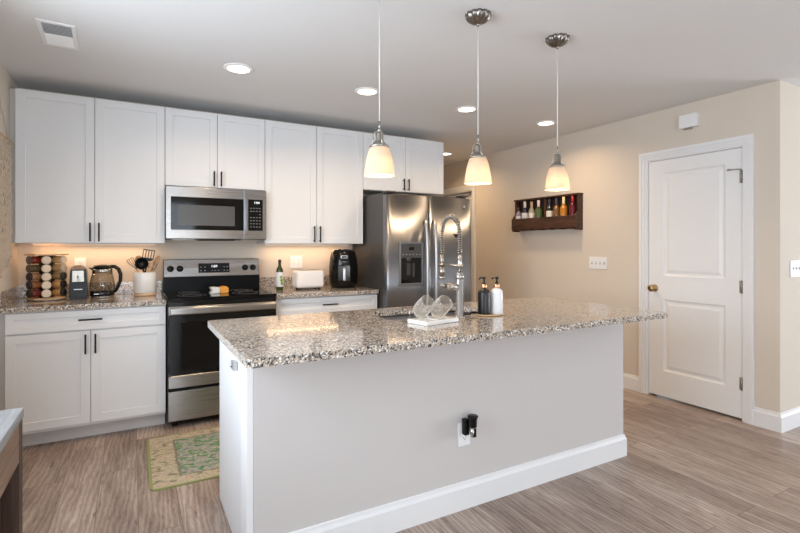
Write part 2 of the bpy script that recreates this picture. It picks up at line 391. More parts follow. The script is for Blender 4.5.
def rrect(x0, x1, y0, y1, r, n=6):
    out = []
    for cx, cy, a0 in ((x1-r, y1-r, 0), (x0+r, y1-r, PI/2), (x0+r, y0+r, PI), (x1-r, y0+r, 3*PI/2)):
        for i in range(n+1):
            a = a0+i*PI/2/n; out.append((cx+r*math.cos(a), cy+r*math.sin(a)))
    return out
def tag(o, label, cat, group=None, kind=None):
    o['label'] = label; o['category'] = cat
    if group: o['group'] = group
    if kind: o['kind'] = kind
    return o
def thing(name, label, cat, loc=(0, 0, 0), rz=0, group=None):
    o = bpy.data.objects.new(name, None); COL.objects.link(o); o.location = loc; o.rotation_euler = (0, 0, rz)
    o.empty_display_size = 0.05
    return tag(o, label, cat, group)
def struct(o): o['kind'] = 'structure'; return o
def kids(o): return [c for c in bpy.data.objects if c.parent == o]
def copy_tree(o, parent=None):
    c = o.copy(); COL.objects.link(c); c.parent = parent
    for ch in kids(o): copy_tree(ch, c)
    return c
def text_mesh(s, size, loc, rot, m, parent, name='printed_text', depth=0.0006):
    cu = bpy.data.curves.new(name, 'FONT'); cu.body = s; cu.size = size; cu.extrude = depth; cu.align_x = 'CENTER'; cu.align_y = 'CENTER'
    t = bpy.data.objects.new(name+'_c', cu); COL.objects.link(t); bpy.context.view_layer.update()
    me = bpy.data.meshes.new_from_object(t); bpy.data.objects.remove(t)
    me.transform(Matrix.Translation(loc) @ Euler(rot).to_matrix().to_4x4())
    r = parent
    while r.parent: r = r.parent
    me.transform(Matrix.Translation(-Vector(r.location)))
    me.materials.clear(); me.materials.append(m); o = bpy.data.objects.new(name, me); COL.objects.link(o); o.parent = parent; return o

# ================================================================== THE ROOM
T = 0.12
struct(MB().box(XL-T, XE+T, YF-T, YH+T, -0.1, 0).build('floor', M['floor']))
struct(MB().box(XL-T, XE+T, YF-T, YH+T, CEIL, CEIL+0.1).build('ceiling', M['ceiling']))
b = MB(); b.box(XL-T, 3.62, 0, T, 0, CEIL); struct(b.build('wall_back', M['wall']))
b = MB(); b.box(3.50, 3.62, T, YH, 0, CEIL); struct(b.build('wall_hall_side', M['wall']))
b = MB(); b.box(3.50, XR+T, YH, YH+T, 0, CEIL); struct(b.build('wall_hall_end', M['wall']))
# left wall with a window opening (behind the camera's left)
WY0, WY1, WZ0, WZ1 = -4.0, -1.7, 0.85, 2.15
b = MB(); b.box(XL-T, XL, WY1, 0, 0, CEIL); b.box(XL-T, XL, YF, WY0, 0, CEIL); b.box(XL-T, XL, WY0, WY1, 0, WZ0); b.box(XL-T, XL, WY0, WY1, WZ1, CEIL)
struct(b.build('wall_left', M['wall']))
# right wall: pantry door opening and hall door opening
D1a, D1b, DH = -2.579, -1.819, 2.045
H0, H1 = 0.66, 1.46
b = MB(); b.box(XR, XR+T, YC, D1a, 0, CEIL); b.box(XR, XR+T, D1b, H0, 0, CEIL); b.box(XR, XR+T, H1, YH, 0, CEIL)
b.box(XR, XR+T, D1a, D1b, DH, CEIL); b.box(XR, XR+T, H0, H1, DH, CEIL)
struct(b.build('wall_right', M['wall']))
b = MB(); b.box(XR+T, XE, YC, YC+T, 0, CEIL); struct(b.build('wall_living', M['wall']))
b = MB(); b.box(XE, XE+T, -3.9, YC+T, 0, CEIL); b.box(XE, XE+T, YF, -6.5, 0, CEIL); b.box(XE, XE+T, -6.5, -3.9, 0, 0.4); b.box(XE, XE+T, -6.5, -3.9, 2.3, CEIL); struct(b.build('wall_far_right', M['wall']))
b = MB(); W = [(0.05, 1.95), (4.1, 6.5)]
b.box(XL-T, 0.05, YF-T, YF, 0, CEIL); b.box(1.95, 4.1, YF-T, YF, 0, CEIL); b.box(6.5, XE+T, YF-T, YF, 0, CEIL)
for a, c in W: b.box(a, c, YF-T, YF, 0, 0.4); b.box(a, c, YF-T, YF, 2.3, CEIL)
struct(b.build('wall_front', M['wall']))
# closets behind the doors so that the openings are not holes
b = MB(); b.box(XR+0.9, XR+1.0, YC+T, D1b+0.3, 0, CEIL); struct(b.build('wall_closet', M['wall']))
b = MB(); b.box(XR+1.4, XR+1.5, H0-0.4, H1+0.4, 0, CEIL); b.box(XR+T, XR+1.4, H0-0.5, H0-0.4, 0, CEIL); b.box(XR+T, XR+1.4, H1+0.4, H1+0.5, 0, CEIL); struct(b.build('wall_side_room', M['wall']))

def window(n, axis, a0, a1, z0, z1, pos, inward):
    f = MB(); g = MB(); t = 0.05; d0, d1 = pos-0.05, pos+0.02
    def bx(m, u0, u1, w0, w1, p0, p1):
        if axis == 'x': m.box(u0, u1, p0, p1, w0, w1)
        else: m.box(p0, p1, u0, u1, w0, w1)
    bx(f, a0, a0+t, z0, z1, d0, d1); bx(f, a1-t, a1, z0, z1, d0, d1); bx(f, a0+t, a1-t, z0, z0+t, d0, d1); bx(f, a0+t, a1-t, z1-t, z1, d0, d1)
    mid = (a0+a1)/2; bx(f, mid-t/2, mid+t/2, z0+t, z1-t, d0, d1)
    o = struct(f.build('window_%d' % n, M['trim']))
    bx(g, a0+t, mid-t/2, z0+t, z1-t, pos-0.02, pos-0.015); bx(g, mid+t/2, a1-t, z0+t, z1-t, pos-0.02, pos-0.015)
    g.build('pane', M['pane'], o)
window(1, 'y', WY0, WY1, WZ0, WZ1, XL-0.06, 1)
window(2, 'x', 0.05, 1.95, 0.4, 2.3, YF-0.06, 1)
window(3, 'x', 4.1, 6.5, 0.4, 2.3, YF-0.06, 1)
window(4, 'y', -6.5, -3.9, 0.4, 2.3, XE+0.08, 1)  # unseen window on the right, added for the light it lets in

# baseboards: profile with an eased top
def bb_profile(d): return [(0, 0), (d, 0), (d, 0.105), (d*0.55, 0.118), (d*0.45, 0.13), (0, 0.133)]
def baseboard(name, pts, closed=False):
    """runs along a polyline on the floor; the board stands on the left-hand side offset outward"""
    o = MB()
    for (x0, y0), (x1, y1), (nx, ny), e0, e1 in pts:
        d = Vector((x1-x0, y1-y0, 0)); L = d.length; d.normalize()
        prof = bb_profile(0.015); bm2 = bmesh.new()
        def V(t, u, z): return (x0+d.x*t+nx*u, y0+d.y*t+ny*u, z)
        A = [bm2.verts.new(V(-e0*u, u, z)) for u, z in prof]; B = [bm2.verts.new(V(L+e1*u, u, z)) for u, z in prof]
        bm2.faces.new(A); bm2.faces.new(B)
        for i in range(len(A)): bm2.faces.new((A[i], A[(i+1) % len(A)], B[(i+1) % len(A)], B[i]))
        bmesh.ops.recalc_face_normals(bm2, faces=bm2.faces[:]); o._merge(bm2)
    return struct(o.build(name, M['trim']))
CW = 0.070
baseboard('baseboard_right', [((XR, D1b+CW), (XR, H0-CW), (-1, 0), 0, 0), ((XR, D1a-CW), (XR, YC), (-1, 0), 0, 1)])
baseboard('baseboard_living', [((XR, YC), (XE, YC), (0, -1), 1, 0)])
baseboard('baseboard_left', [((XL, -0.66), (XL, YF), (1, 0), 0, 0)])
baseboard('baseboard_front', [((XL, YF), (XE, YF), (0, 1), 0, 0)])
baseboard('baseboard_far_right', [((XE, YC), (XE, YF), (-1, 0), 0, 0)])
baseboard('baseboard_hall', [((3.62, 0.0), (3.62, YH), (1, 0), 0, 0)])

def casing(name, y0, y1, h, parent=None):
    """moulded door casing on the right wall, room side"""
    m = MB(); X = XR
    def jamb(ya, yb, inner):   # inner: +1 when the opening is on the +y side
        s_ = [(0, 0.012), (0.35, 0.017), (0.45, 0.013), (0.7, 0.018), (0.92, 0.020), (1.0, 0.016)]
        return s_
    # side casings and head built as stepped mouldings, mitred at the corners
    steps = [(0.0, 0.28, 0.011), (0.28, 0.62, 0.015), (0.62, 1.0, 0.020)]
    for u0, u1, t in steps:
        a = CW*u0; c = CW*u1
        m.box(X-t, X, y0-c, y0-a, 0, h+c, 0.0015); m.box(X-t, X, y1+a, y1+c, 0, h+c, 0.0015)
        m.box(X-t, X, y0-a, y1+a, h+a, h+c, 0.0015)
    # jamb lining
    m.box(X-0.002, X+T, y0, y0+0.010, 0, h); m.box(X-0.002, X+T, y1-0.010, y1, 0, h); m.box(X-0.002, X+T, y0+0.010, y1-0.010, h-0.010, h)
    return m
struct(casing('c', D1a, D1b, DH).build('trim_1', M['trim']))
struct(casing('c', H0, H1, DH).build('trim_2', M['trim']))

def panel_door(name, y0, y1, z0, z1, xf, panels):
    """moulded door in the plane x = xf (face to -x)"""
    bm = bmesh.new(); ys = sorted({y0, y1, *[v for p in panels for v in p[:2]]}); zs = sorted({z0, z1, *[v for p in panels for v in p[2:]]})
    def q(a, b_, c, d_): bm.faces.new([bm.verts.new(v) for v in (a, b_, c, d_)])
    for i in range(len(ys)-1):
        for j in range(len(zs)-1):
            cy = (ys[i]+ys[i+1])/2; cz = (zs[j]+zs[j+1])/2
            if any(p[0] < cy < p[1] and p[2] < cz < p[3] for p in panels): continue
            q((xf, ys[i], zs[j]), (xf, ys[i+1], zs[j]), (xf, ys[i+1], zs[j+1]), (xf, ys[i], zs[j+1]))
    for p in panels:
        prev = None
        for ins, dep in ((0, 0), (0.012, 0.009), (0.026, 0.010), (0.048, 0.003)):
            r = [(xf+dep, p[0]+ins, p[2]+ins), (xf+dep, p[1]-ins, p[2]+ins), (xf+dep, p[1]-ins, p[3]-ins), (xf+dep, p[0]+ins, p[3]-ins)]
            if prev:
                for k in range(4): q(prev[k], prev[(k+1) % 4], r[(k+1) % 4], r[k])
            prev = r
        q(*prev)
    xb = xf+0.035
    q((xb, y0, z0), (xb, y1, z0), (xb, y1, z1), (xb, y0, z1))
    for a, c in (((y0, z0), (y1, z0)), ((y1, z0), (y1, z1)), ((y1, z1), (y0, z1)), ((y0, z1), (y0, z0))):
        q((xf, *a), (xf, *c), (xb, *c), (xb, *a))
    bmesh.ops.remove_doubles(bm, verts=bm.verts[:], dist=1e-5); bmesh.ops.recalc_face_normals(bm, faces=bm.faces[:])
    m = MB(); m._merge(bm); return struct(m.build(name, M['doorp']))
d1 = panel_door('door_1', D1a+0.0135, D1b-0.0135, 0.018, DH-0.0135, XR+0.004, [(-2.452, -1.962, 1.047, 1.925), (-2.452, -1.962, 0.235, 0.845)])
k = MB(); ky, kz = -1.885, 0.936
k.lathe([(0, 0), (0.031, 0), (0.031, 0.004), (0.026, 0.009), (0.012, 0.012), (0.011, 0.03), (0.018, 0.036), (0.027, 0.044), (0.029, 0.054), (0.024, 0.064), (0.012, 0.069), (0, 0.07)], 28, mt=Matrix.Translation((XR+0.004, ky, kz)) @ Matrix.Rotation(-PI/2, 4, 'Y'))
k.build('door_knob', M['brass'], d1)
for hz in (1.815, 0.996, 0.277):
    h = MB(); h.cyl((XR-0.004, D1a+0.012, hz-0.048), (XR-0.004, D1a+0.012, hz+0.048), 0.0065, 12)
    h.box(XR-0.0005, XR+0.0035, D1a+0.012, D1a+0.028, hz-0.045, hz+0.045); h.build('hinge', M['nickel'], d1)
h = MB(); h.tube([(XR-0.006, D1a+0.012, 1.868), (XR-0.018, D1a+0.035, 1.872), (XR-0.03, D1a+0.075, 1.872)], 0.004, 8)
h.cyl((XR-0.03, D1a+0.075, 1.872), (XR-0.036, D1a+0.095, 1.872), 0.008, 12); h.build('door_stop', M['nickel'], d1)
d2 = panel_door('door_2', H0+0.018, H1-0.018, 0.014, DH-0.018, XR+0.07, [(H0+0.13, H1-0.13, 1.047, 1.92), (H0+0.13, H1-0.13, 0.235, 0.845)])

# ================================================================== CABINETS
def shaker(name, x0, x1, z0, z1, yb, parent, fr=0.055, t=0.02):
    m = MB(); y0 = yb-t; g = 0.002; x0 += g; x1 -= g; z0 += g; z1 -= g; bv = 0.0012
    m.box(x0, x0+fr, y0, yb, z0, z1, bv, 1); m.box(x1-fr, x1, y0, yb, z0, z1, bv, 1)
    m.box(x0+fr-0.001, x1-fr+0.001, y0+0.0002, yb, z0, z0+fr, bv, 1); m.box(x0+fr-0.001, x1-fr+0.001, y0+0.0002, yb, z1-fr, z1, bv, 1)
    m.box(x0+fr-0.001, x1-fr+0.001, y0+0.008, yb-0.003, z0+fr-0.001, z1-fr+0.001)
    return m.build(name, M['cab'], parent)
def pull(x, y, z, L, parent, vertical=True):
    m = MB(); r = 0.0055; o = 0.03
    if vertical:
        m.box(x-r, x+r, y-o-0.005, y-o+0.006, z, z+L, 0.002); zs = ((x, z+0.016), (x, z+L-0.016))
    else:
        m.box(x, x+L, y-o-0.005, y-o+0.006, z-r, z+r, 0.002); zs = ((x+0.016, z), (x+L-0.016, z))
    for px, pz in zs: m.cyl((px, y+0.0005, pz), (px, y-o, pz), 0.0045, 10)
    m.build('handle', M['blackm'], parent)
UB, UT = 1.320, 2.371
def upper(x0, x1, z0, z1, label, hl, filler=None):
    t = thing('wall_cabinet', label, 'cabinet', ((x0+x1)/2, -0.15, z0), 0)
    m = MB(); m.box(x0+0.001, x1-0.001, -0.31, -0.001, z0, z1)
    m.build('carcass', M['cab'], t); mid = (x0+x1)/2
    dl = shaker('door', x0, mid, z0, z1, -0.3105, t); dr = shaker('door', mid, x1, z0, z1, -0.3105, t)
    pull(mid-0.027, -0.3305, z0+hl[0], hl[1], dl); pull(mid+0.027, -0.3305, z0+hl[0], hl[1], dr)
    if filler: MB().box(filler, x0, -0.30, -0.001, z0, z1).build('filler_strip', M['cabin'], t)
    return t
C1, C2, C3, C4, C5 = 0.0, 0.914, 1.676, 2.590, 3.504
upper(C1, C2, UB, UT, 'tall white two-door wall cabinet above the spice carousel, nearest the left wall', (0.012, 0.135), XL+0.001)
upper(C2, C3, 1.768, UT, 'short white two-door wall cabinet directly above the microwave', (0.012, 0.12))
upper(C3, C4, UB, UT, 'tall white two-door wall cabinet above the toaster and air fryer', (0.012, 0.145))
upper(C4, C5, 1.832, UT, 'short white two-door wall cabinet above the refrigerator', (0.012, 0.115))
# under-cabinet light bars (warm)
WARM = (1.0, 0.66, 0.38)
for x0, x1, lab in ((0.06, 0.86, 'slim warm light bar under the left wall cabinet'), (1.73, 2.54, 'slim warm light bar under the wall cabinet over the toaster')):
    t = thing('light_bar', lab, 'light', ((x0+x1)/2, -0.1, UB-0.0125), 0, 'under-cabinet light bars')
    MB().box(x0, x1, -0.115, -0.085, UB-0.012, UB-0.0005, 0.002).build('housing', M['white'], t)
    MB().box(x0+0.01, x1-0.01, -0.112, -0.088, UB-0.0135, UB-0.012).build('diffuser', emis('warm_diffuser', (255, 205, 150), 2.0), t)
    a = area('light_bar_glow', (0, 0, -0.004), (0, 0, 0), x1-x0-0.04, 0.02, 1.5, WARM); a.parent = t

CZ = 0.914; CTH = 0.032
def base_cab(x0, x1, label, filler=None):
    t = thing('base_cabinet', label, 'cabinet', ((x0+x1)/2, -0.3, 0))
    m = MB(); m.box(x0+0.001, x1-0.001, -0.61, -0.001, 0.10, CZ-CTH-0.0005); m.build('carcass', M['cab'], t)
    MB().box(x0+0.001 if not filler else filler, x1-0.001, -0.535, -0.50, 0.0, 0.0995).build('toe_kick', mat('toe_kick_grey', (205, 202, 200), 0.6), t)
    mid = (x0+x1)/2
    dr = MB(); dw = shaker('drawer', x0, x1, 0.742, 0.874, -0.6105, t, 0.04)
    pull(mid-0.067, -0.6305, 0.812, 0.134, dw, False)
    for a, c, hx in ((x0, mid, mid-0.028), (mid, x1, mid+0.028)):
        d = shaker('door', a, c, 0.118, 0.736, -0.6105, t); pull(hx, -0.6305, 0.585, 0.13, d)
    if filler: MB().box(filler, x0, -0.60, -0.001, 0.10, CZ-CTH-0.0005).build('filler_strip', M['cabin'], t)
    return t
base_cab(C1, 0.904, 'white base cabinet with drawer and two doors in the left corner', XL+0.001)
base_cab(1.690, 2.590, 'white base cabinet with drawer between the range and the refrigerator')
def counter(x0, x1, label, side=False):
    t = thing('worktop', label, 'worktop', ((x0+x1)/2, -0.3, CZ-CTH), 0)
    m = MB(); m.box(x0, x1, -0.650, -0.0005, CZ-CTH, CZ, 0.003); m.build('countertop', M['granite'], t)
    m = MB(); m.box(x0, x1, -0.021, -0.0005, CZ, CZ+0.10, 0.002); m.build('backsplash', M['granite'], t)
    if side:
        m = MB(); m.box(XL+0.0005, XL+0.0205, -0.645, -0.0215, CZ, CZ+0.10, 0.002); m.build('backsplash', M['granite'], t)
counter(XL+0.0005, 0.906, 'speckled granite worktop left of the range, against the left wall', True)
counter(1.686, 2.594, 'speckled granite worktop between range and refrigerator')

# ================================================================== ISLAND
IX0, IX1, IY0, IY1 = 1.033, 3.414, -2.767, -1.782
BX0, BX1, BY0, BY1 = 1.089, 3.357, -2.512, -1.812
t = thing('kitchen_island', 'long kitchen island with painted greige front and white end panel', 'kitchen island', ((BX0+BX1)/2, -2.1, 0))
m = MB(); m.box(BX0+0.02, BX1, BY0, BY0+0.11, 0, CZ-CTH-0.0005, 0.0008, 1); m.build('front_wall', M['wall_cool'], t)
m = MB(); m.box(BX1-0.10, BX1, BY0+0.1105, BY1-0.01, 0, CZ-CTH-0.0005); m.build('end_wall', M['wall_cool'], t)
m = MB(); m.box(BX0, BX0+0.0195, BY0+0.115, BY1, 0, CZ-CTH-0.0005, 0.001, 1); m.build('end_panel', M['cab'], t)
m = MB(); m.box(BX0-0.006, BX0+0.0195, BY0, BY0+0.113, 0, CZ-CTH-0.0005, 0.001, 1); m.build('corner_trim', M['trim'], t)
# kitchen side: open-topped carcass, sink doors and drawers facing the range
m = MB(); m.box(BX0+0.020, BX1-0.101, BY1-0.025, BY1-0.001, 0.10, CZ-CTH-0.0005); m.box(BX0+0.020, BX1-0.101, BY0+0.1105, BY1-0.026, 0.10, 0.118)
m.build('carcass', M['cab'], t)
MB().box(BX0+0.020, BX1-0.101, BY1-0.08, BY1-0.065, 0, 0.0995).build('toe_kick', M['cabin'], t)
def shaker_back(name, x0, x1, z0, z1):
    m = MB(); fr = 0.055; y0, y1 = BY1, BY1+0.02; x0 += 0.0015; x1 -= 0.0015
    m.box(x0, x0+fr, y0, y1, z0, z1); m.box(x1-fr, x1, y0, y1, z0, z1); m.box(x0+fr, x1-fr, y0, y1, z0, z0+fr); m.box(x0+fr, x1-fr, y0, y1, z1-fr, z1); m.box(x0+fr, x1-fr, y0, y1-0.008, z0+fr, z1-fr)
    o = m.build(name, M['cab'], t); p = MB(); zc = z1-0.16 if z1-z0 > 0.3 else (z0+z1)/2
    xm = (x0+x1)/2; p.box(xm-0.065, xm+0.065, y1+0.025, y1+0.035, zc-0.005, zc+0.005); p.cyl((xm-0.05, y1, zc), (xm-0.05, y1+0.03, zc), 0.0045, 10); p.cyl((xm+0.05, y1, zc), (xm+0.05, y1+0.03, zc), 0.0045, 10); p.build('handle', M['blackm'], o)
xs = [BX0+0.02, 1.56, 2.01, 2.46, BX1-0.101]
for a, c in zip(xs, xs[1:]): shaker_back('door', a, c, 0.118, 0.736); shaker_back('drawer', a, c, 0.742, 0.874)
# island baseboard, front and right end
m = MB()
def bbseg(m, x0, y0, x1, y1, nx, ny, e0, e1):
    prof = bb_profile(0.015); d = Vector((x1-x0, y1-y0, 0)); L = d.length; d.normalize(); b2 = bmesh.new()
    A = [b2.verts.new((x0-d.x*e0*u+nx*u, y0-d.y*e0*u+ny*u, z)) for u, z in prof]; B = [b2.verts.new((x1+d.x*e1*u+nx*u, y1+d.y*e1*u+ny*u, z)) for u, z in prof]
    b2.faces.new(A); b2.faces.new(B)
    for i in range(len(A)): b2.faces.new((A[i], A[(i+1) % len(A)], B[(i+1) % len(A)], B[i]))
    bmesh.ops.recalc_face_normals(b2, faces=b2.faces[:]); m._merge(b2)
bbseg(m, BX0-0.005, BY0, BX1, BY0, 0, -1, 0, 1); bbseg(m, BX1, BY0, BX1, BY1-0.01, 1, 0, 1, 0)
m.build('baseboard', M['trim'], t)
m = MB(); m.box(BX0-0.022, BX0-0.0005, -2.31, -2.262, 0.768, 0.806, 0.004); m.cyl((BX0-0.023, -2.286, 0.787), (BX0-0.030, -2.286, 0.787), 0.008, 14)
m.build('child_lock', M['silver'], t)
# worktop with the sink cut-out
SX0, SX1, SY0, SY1 = 1.865, 2.545, -2.265, -1.895
t = thing('worktop', 'large speckled granite island worktop with sink cut-out and overhang', 'worktop', ((IX0+IX1)/2, -2.27, CZ-CTH), 0)
m = MB(); m.slab(rrect(IX0, IX1, IY0, IY1, 0.022, 5), rrect(SX0, SX1, SY0, SY1, 0.05, 6)[::-1], CZ-CTH, CZ)
o = m.build('countertop', M['granite'], t)
bv = o.modifiers.new('edge', 'BEVEL'); bv.width = 0.004; bv.segments = 2; bv.limit_method = 'ANGLE'; bv.angle_limit = math.radians(60)
# sink
s = thing('sink', 'undermount stainless steel sink set into the island worktop', 'sink', ((SX0+SX1)/2, (SY0+SY1)/2, 0.68))
m = MB(); zt_ = CZ-CTH-0.001; bm2 = bmesh.new(); loops = []
for ins, z in ((-0.02, zt_), (-0.004, zt_), (-0.003, 0.76), (0.012, 0.712), (0.05, 0.695)):
    loops.append([bm2.verts.new((x, y, z)) for x, y in rrect(SX0+ins, SX1-ins, SY0+ins, SY1-ins, max(0.012, 0.055-ins*0.5), 6)])
for A, B in zip(loops, loops[1:]):
    for i in range(len(A)): f = bm2.faces.new((A[i], A[(i+1) % len(A)], B[(i+1) % len(A)], B[i])); f.smooth = True
bm2.faces.new(loops[-1]); m._merge(bm2); bo = m.build('basin', M['steelv'], s); sd = bo.modifiers.new('thick', 'SOLIDIFY'); sd.thickness = 0.0015; sd.offset = 1
MB().lathe([(0, 0), (0.04, 0), (0.043, 0.004), (0.03, 0.004), (0.02, 0.001), (0, 0.001)], 24, c=((SX0+SX1)/2, (SY0+SY1)/2, 0.6965)).build('drain', M['chrome'], s)

# outlets and switches ------------------------------------------------
def plate(name, label, cat, w_, h_, loc, facing, devices, group=None):
    """wall plate in local X-Z plane facing -y; devices list of (kind, x)"""
    t = thing(name, label, cat, loc, {'-y': 0, '-x': -PI/2}[facing], group)
    m = MB(); m.box(-w_/2, w_/2, -0.006, -0.0003, -h_/2, h_/2, 0.002); m.build('cover_plate', M['white'], t, False)
    for kd, x in devices:
        if kd == 'outlet':
            for dz in (0.0195, -0.0195):
                r = MB(); r.box(x-0.0165, x+0.0165, -0.0075, -0.0062, dz-0.014, dz+0.014, 0.0006, 1); ro = r.build('receptacle', M['white'], t, False)
                q = MB(); q.box(x-0.0075, x-0.0055, -0.0079, -0.0076, dz-0.002, dz+0.007); q.box(x+0.0055, x+0.0075, -0.0079, -0.0076, dz-0.001, dz+0.006); q.cyl((x, -0.0076, dz-0.008), (x, -0.0079, dz-0.008), 0.0026, 10); q.build('slots', M['slot'], ro, False)
        elif kd == 'toggle':
            r = MB(); r.box(x-0.005, x+0.005, -0.0070, -0.0062, -0.012, 0.012); r.build('toggle_slot', M['slot'], t, False)
            r = MB(); r.box(x-0.004, x+0.004, -0.016, -0.0071, -0.004, 0.008, 0.001); r.build('toggle', M['white'], t, False)
        elif kd == 'rocker':
            r = MB(); r.box(x-0.016, x+0.016, -0.0085, -0.0062, -0.032, 0.032, 0.001); r.build('rocker', M['white'], t, False)
    return t
plate('power_outlet', 'white double wall outlet behind the toaster on the back wall', 'outlet', 0.116, 0.116, (2.046, 0, 1.148), '-y', [('outlet', -0.024), ('outlet', 0.024)])
plate('power_outlet', 'white wall outlet behind the can opener on the back wall', 'outlet', 0.075, 0.116, (0.345, 0, 1.150), '-y', [('outlet', 0)])
plate('power_outlet', 'white outlet on the island front with a black plug-in device', 'outlet', 0.073, 0.117, (2.131, BY0, 0.369), '-y', [('outlet', 0)])
plate('light_switch', 'white four-gang toggle switch plate under the wooden bottle rack', 'light switch', 0.205, 0.117, (XR, -1.312, 1.135), '-x', [('toggle', -0.069), ('toggle', -0.023), ('toggle', 0.023), ('toggle', 0.069)])
plate('light_switch', 'white triple toggle switch plate on the far right bluish wall', 'light switch', 0.165, 0.117, (4.868, YC, 1.137), '-y', [('toggle', -0.046), ('toggle', 0), ('toggle', 0.046)])

# plug-in torch on the island outlet
t = thing('plug_in_device', 'black and silver plug-in device in the outlet on the island front', 'gadget', (2.128, BY0-0.0085, 0.3905))
m = MB(); x, y = 2.128, BY0-0.0085
m.box(x-0.017, x+0.012, y-0.030, y, 0.372, 0.452, 0.006, 3); m.build('plug_body', M['blackp'], t)
m = MB(); cx_, cy_ = x+0.012, y-0.052
m.lathe([(0, 0), (0.026, 0), (0.027, 0.004), (0.021, 0.018), (0.0205, 0.052), (0.019, 0.054), (0, 0.054)][::1], 24, mt=Matrix.Translation((cx_, cy_, 0.475)) @ Matrix.Rotation(PI, 4, 'X')); m.build('head', M['blackp'], t)
m = MB(); m.lathe([(0, 0), (0.010, 0), (0.0125, 0.004), (0.0175, 0.050), (0, 0.050)], 24, c=(cx_, cy_, 0.371)); o = m.build('silver_sleeve', M['chrome'], t)
m = MB(); m.box(cx_-0.005, cx_+0.009, cy_-0.019, cy_-0.009, 0.374, 0.418, 0.003); m.build('grip_strip', M['blackp'], t)

# ================================================================== RANGE
RX0, RX1 = 0.911, 1.681
t = thing('range', 'stainless steel electric range with black glass cooktop and oven door', 'range', ((RX0+RX1)/2, -0.33, 0))
m = MB(); m.box(RX0, RX1, -0.655, -0.03, 0.035, 0.905); m.build('body', M['blackp'], t)
for lx in (RX0+0.05, RX1-0.05):
    for ly in (-0.60, -0.10): MB().cyl((lx, ly, 0), (lx, ly, 0.0345), 0.018, 14).build('foot', M['rubber'], t)
m = MB(); m.box(RX0-0.002, RX1+0.002, -0.690, -0.125, 0.9055, 0.928, 0.004, 2); ct = m.build('cooktop', M['blackg'], t)
for bx_, by_, r_ in ((1.09, -0.50, 0.10), (1.50, -0.50, 0.115), (1.09, -0.25, 0.075), (1.50, -0.25, 0.09)):
    m = MB()
    for rr in (r_, r_*0.62): m.lathe([(rr-0.0012, 0), (rr+0.0012, 0), (rr+0.0012, 0.0003), (rr-0.0012, 0.0003)], 48, c=(bx_, by_, 0.9281), close=True)
    m.build('burner_ring', M['legend'], ct)
# oven door
m = MB(); m.box(RX0+0.004, RX1-0.004, -0.690, -0.6555, 0.288, 0.900, 0.004, 2); od = m.build('oven_door', M['blackgloss'], t)
m = MB(); m.box(RX0+0.085, RX1-0.085, -0.693, -0.6905, 0.42, 0.755, 0.001, 1); m.build('oven_window', M['blackg'], od)
m = MB(); m.box(RX0+0.006, RX1-0.006, -0.6955, -0.6905, 0.808, 0.868, 0.002, 1); m.build('top_band', M['steel'], od)
m = MB(); m.box(RX0+0.006, RX1-0.006, -0.6955, -0.6905, 0.290, 0.376, 0.002, 1); m.build('bottom_band', M['steel'], od)
m = MB(); m.box(RX0+0.012, RX1-0.012, -0.736, -0.714, 0.812, 0.864, 0.010, 3)
for lx in (RX0+0.05, RX1-0.05): m.box(lx-0.015, lx+0.015, -0.716, -0.6958, 0.824, 0.852, 0.003)
m.build('handle', M['steel'], od)
m = MB(); m.box(RX0+0.004, RX1-0.004, -0.690, -0.6555, 0.054, 0.266, 0.004, 2); dr = m.build('drawer', M['steel'], t)
# back guard
m = MB(); m.prism([(-0.124, 0.9055), (-0.124, 1.045), (-0.094, 1.188), (-0.035, 1.188), (-0.035, 0.9055)], 'x', RX0+0.004, RX1-0.004); bgd = m.build('back_guard', mat('black_enamel', (9, 9, 9), 0.35, spec=0.12), t)
ang = math.atan2(0.030, 0.143)
PM = Matrix.Translation((0, -0.124, 1.045)) @ Matrix.Rotation(-ang, 4, 'X')   # local panel frame: x right, z up the slope, -y out
def onp(mb, x0, x1, z0, z1, d0, d1, bev=0): return mb.box(x0, x1, -d1, -d0, z0, z1, bev, 2, PM)
m = MB(); onp(m, RX0+0.006, RX1-0.006, 0.002, 0.143, 0.0003, 0.004, 0.001); m.build('control_panel', M['steel'], bgd)
m = MB(); onp(m, 1.177, 1.425, 0.030, 0.110, 0.0042, 0.0055, 0.0005); dsp = m.build('display_panel', M['blackg'], bgd)
for q, kx in enumerate((0.965, 1.036, 1.555, 1.622)):
    m = MB(); mt = PM @ Matrix.Translation((kx, -0.0042, 0.068)) @ Matrix.Rotation(PI/2, 4, 'X')
    m.lathe([(0, 0), (0.026, 0), (0.026, 0.004), (0.021, 0.007), (0.019, 0.024), (0.016, 0.027), (0, 0.027)], 28, mt=mt)
    m.box(-0.0045, 0.0045, -0.019, 0.019, 0.026, 0.034, 0.0015, 2, mt); m.build('knob', M['blackp'], bgd)
def digits(s_, size, x, z, d, par, mt_):
    cu = bpy.data.curves.new('clock_digits', 'FONT'); cu.body = s_; cu.size = size; cu.extrude = 0.0002; cu.align_x = 'CENTER'; cu.align_y = 'CENTER'
    tt = bpy.data.objects.new('tmp', cu); COL.objects.link(tt); bpy.context.view_layer.update()
    me = bpy.data.meshes.new_from_object(tt); bpy.data.objects.remove(tt)
    me.transform(mt_ @ Matrix.Translation((x, -d, z)) @ Matrix.Rotation(PI/2, 4, 'X'))
    r = par
    while r.parent: r = r.parent
    me.transform(Matrix.Translation(-Vector(r.location))); me.materials.clear(); me.materials.append(M['display'])
    o = bpy.data.objects.new('clock_digits', me); COL.objects.link(o); o.parent = par
digits('1:04', 0.030, 1.302, 0.084, 0.0058, dsp, PM)
m = MB()
for cx_ in (1.197, 1.228, 1.382, 1.408):
    for z in (0.048, 0.078): onp(m, cx_-0.006, cx_+0.006, z-0.003, z+0.003, 0.0056, 0.0059)
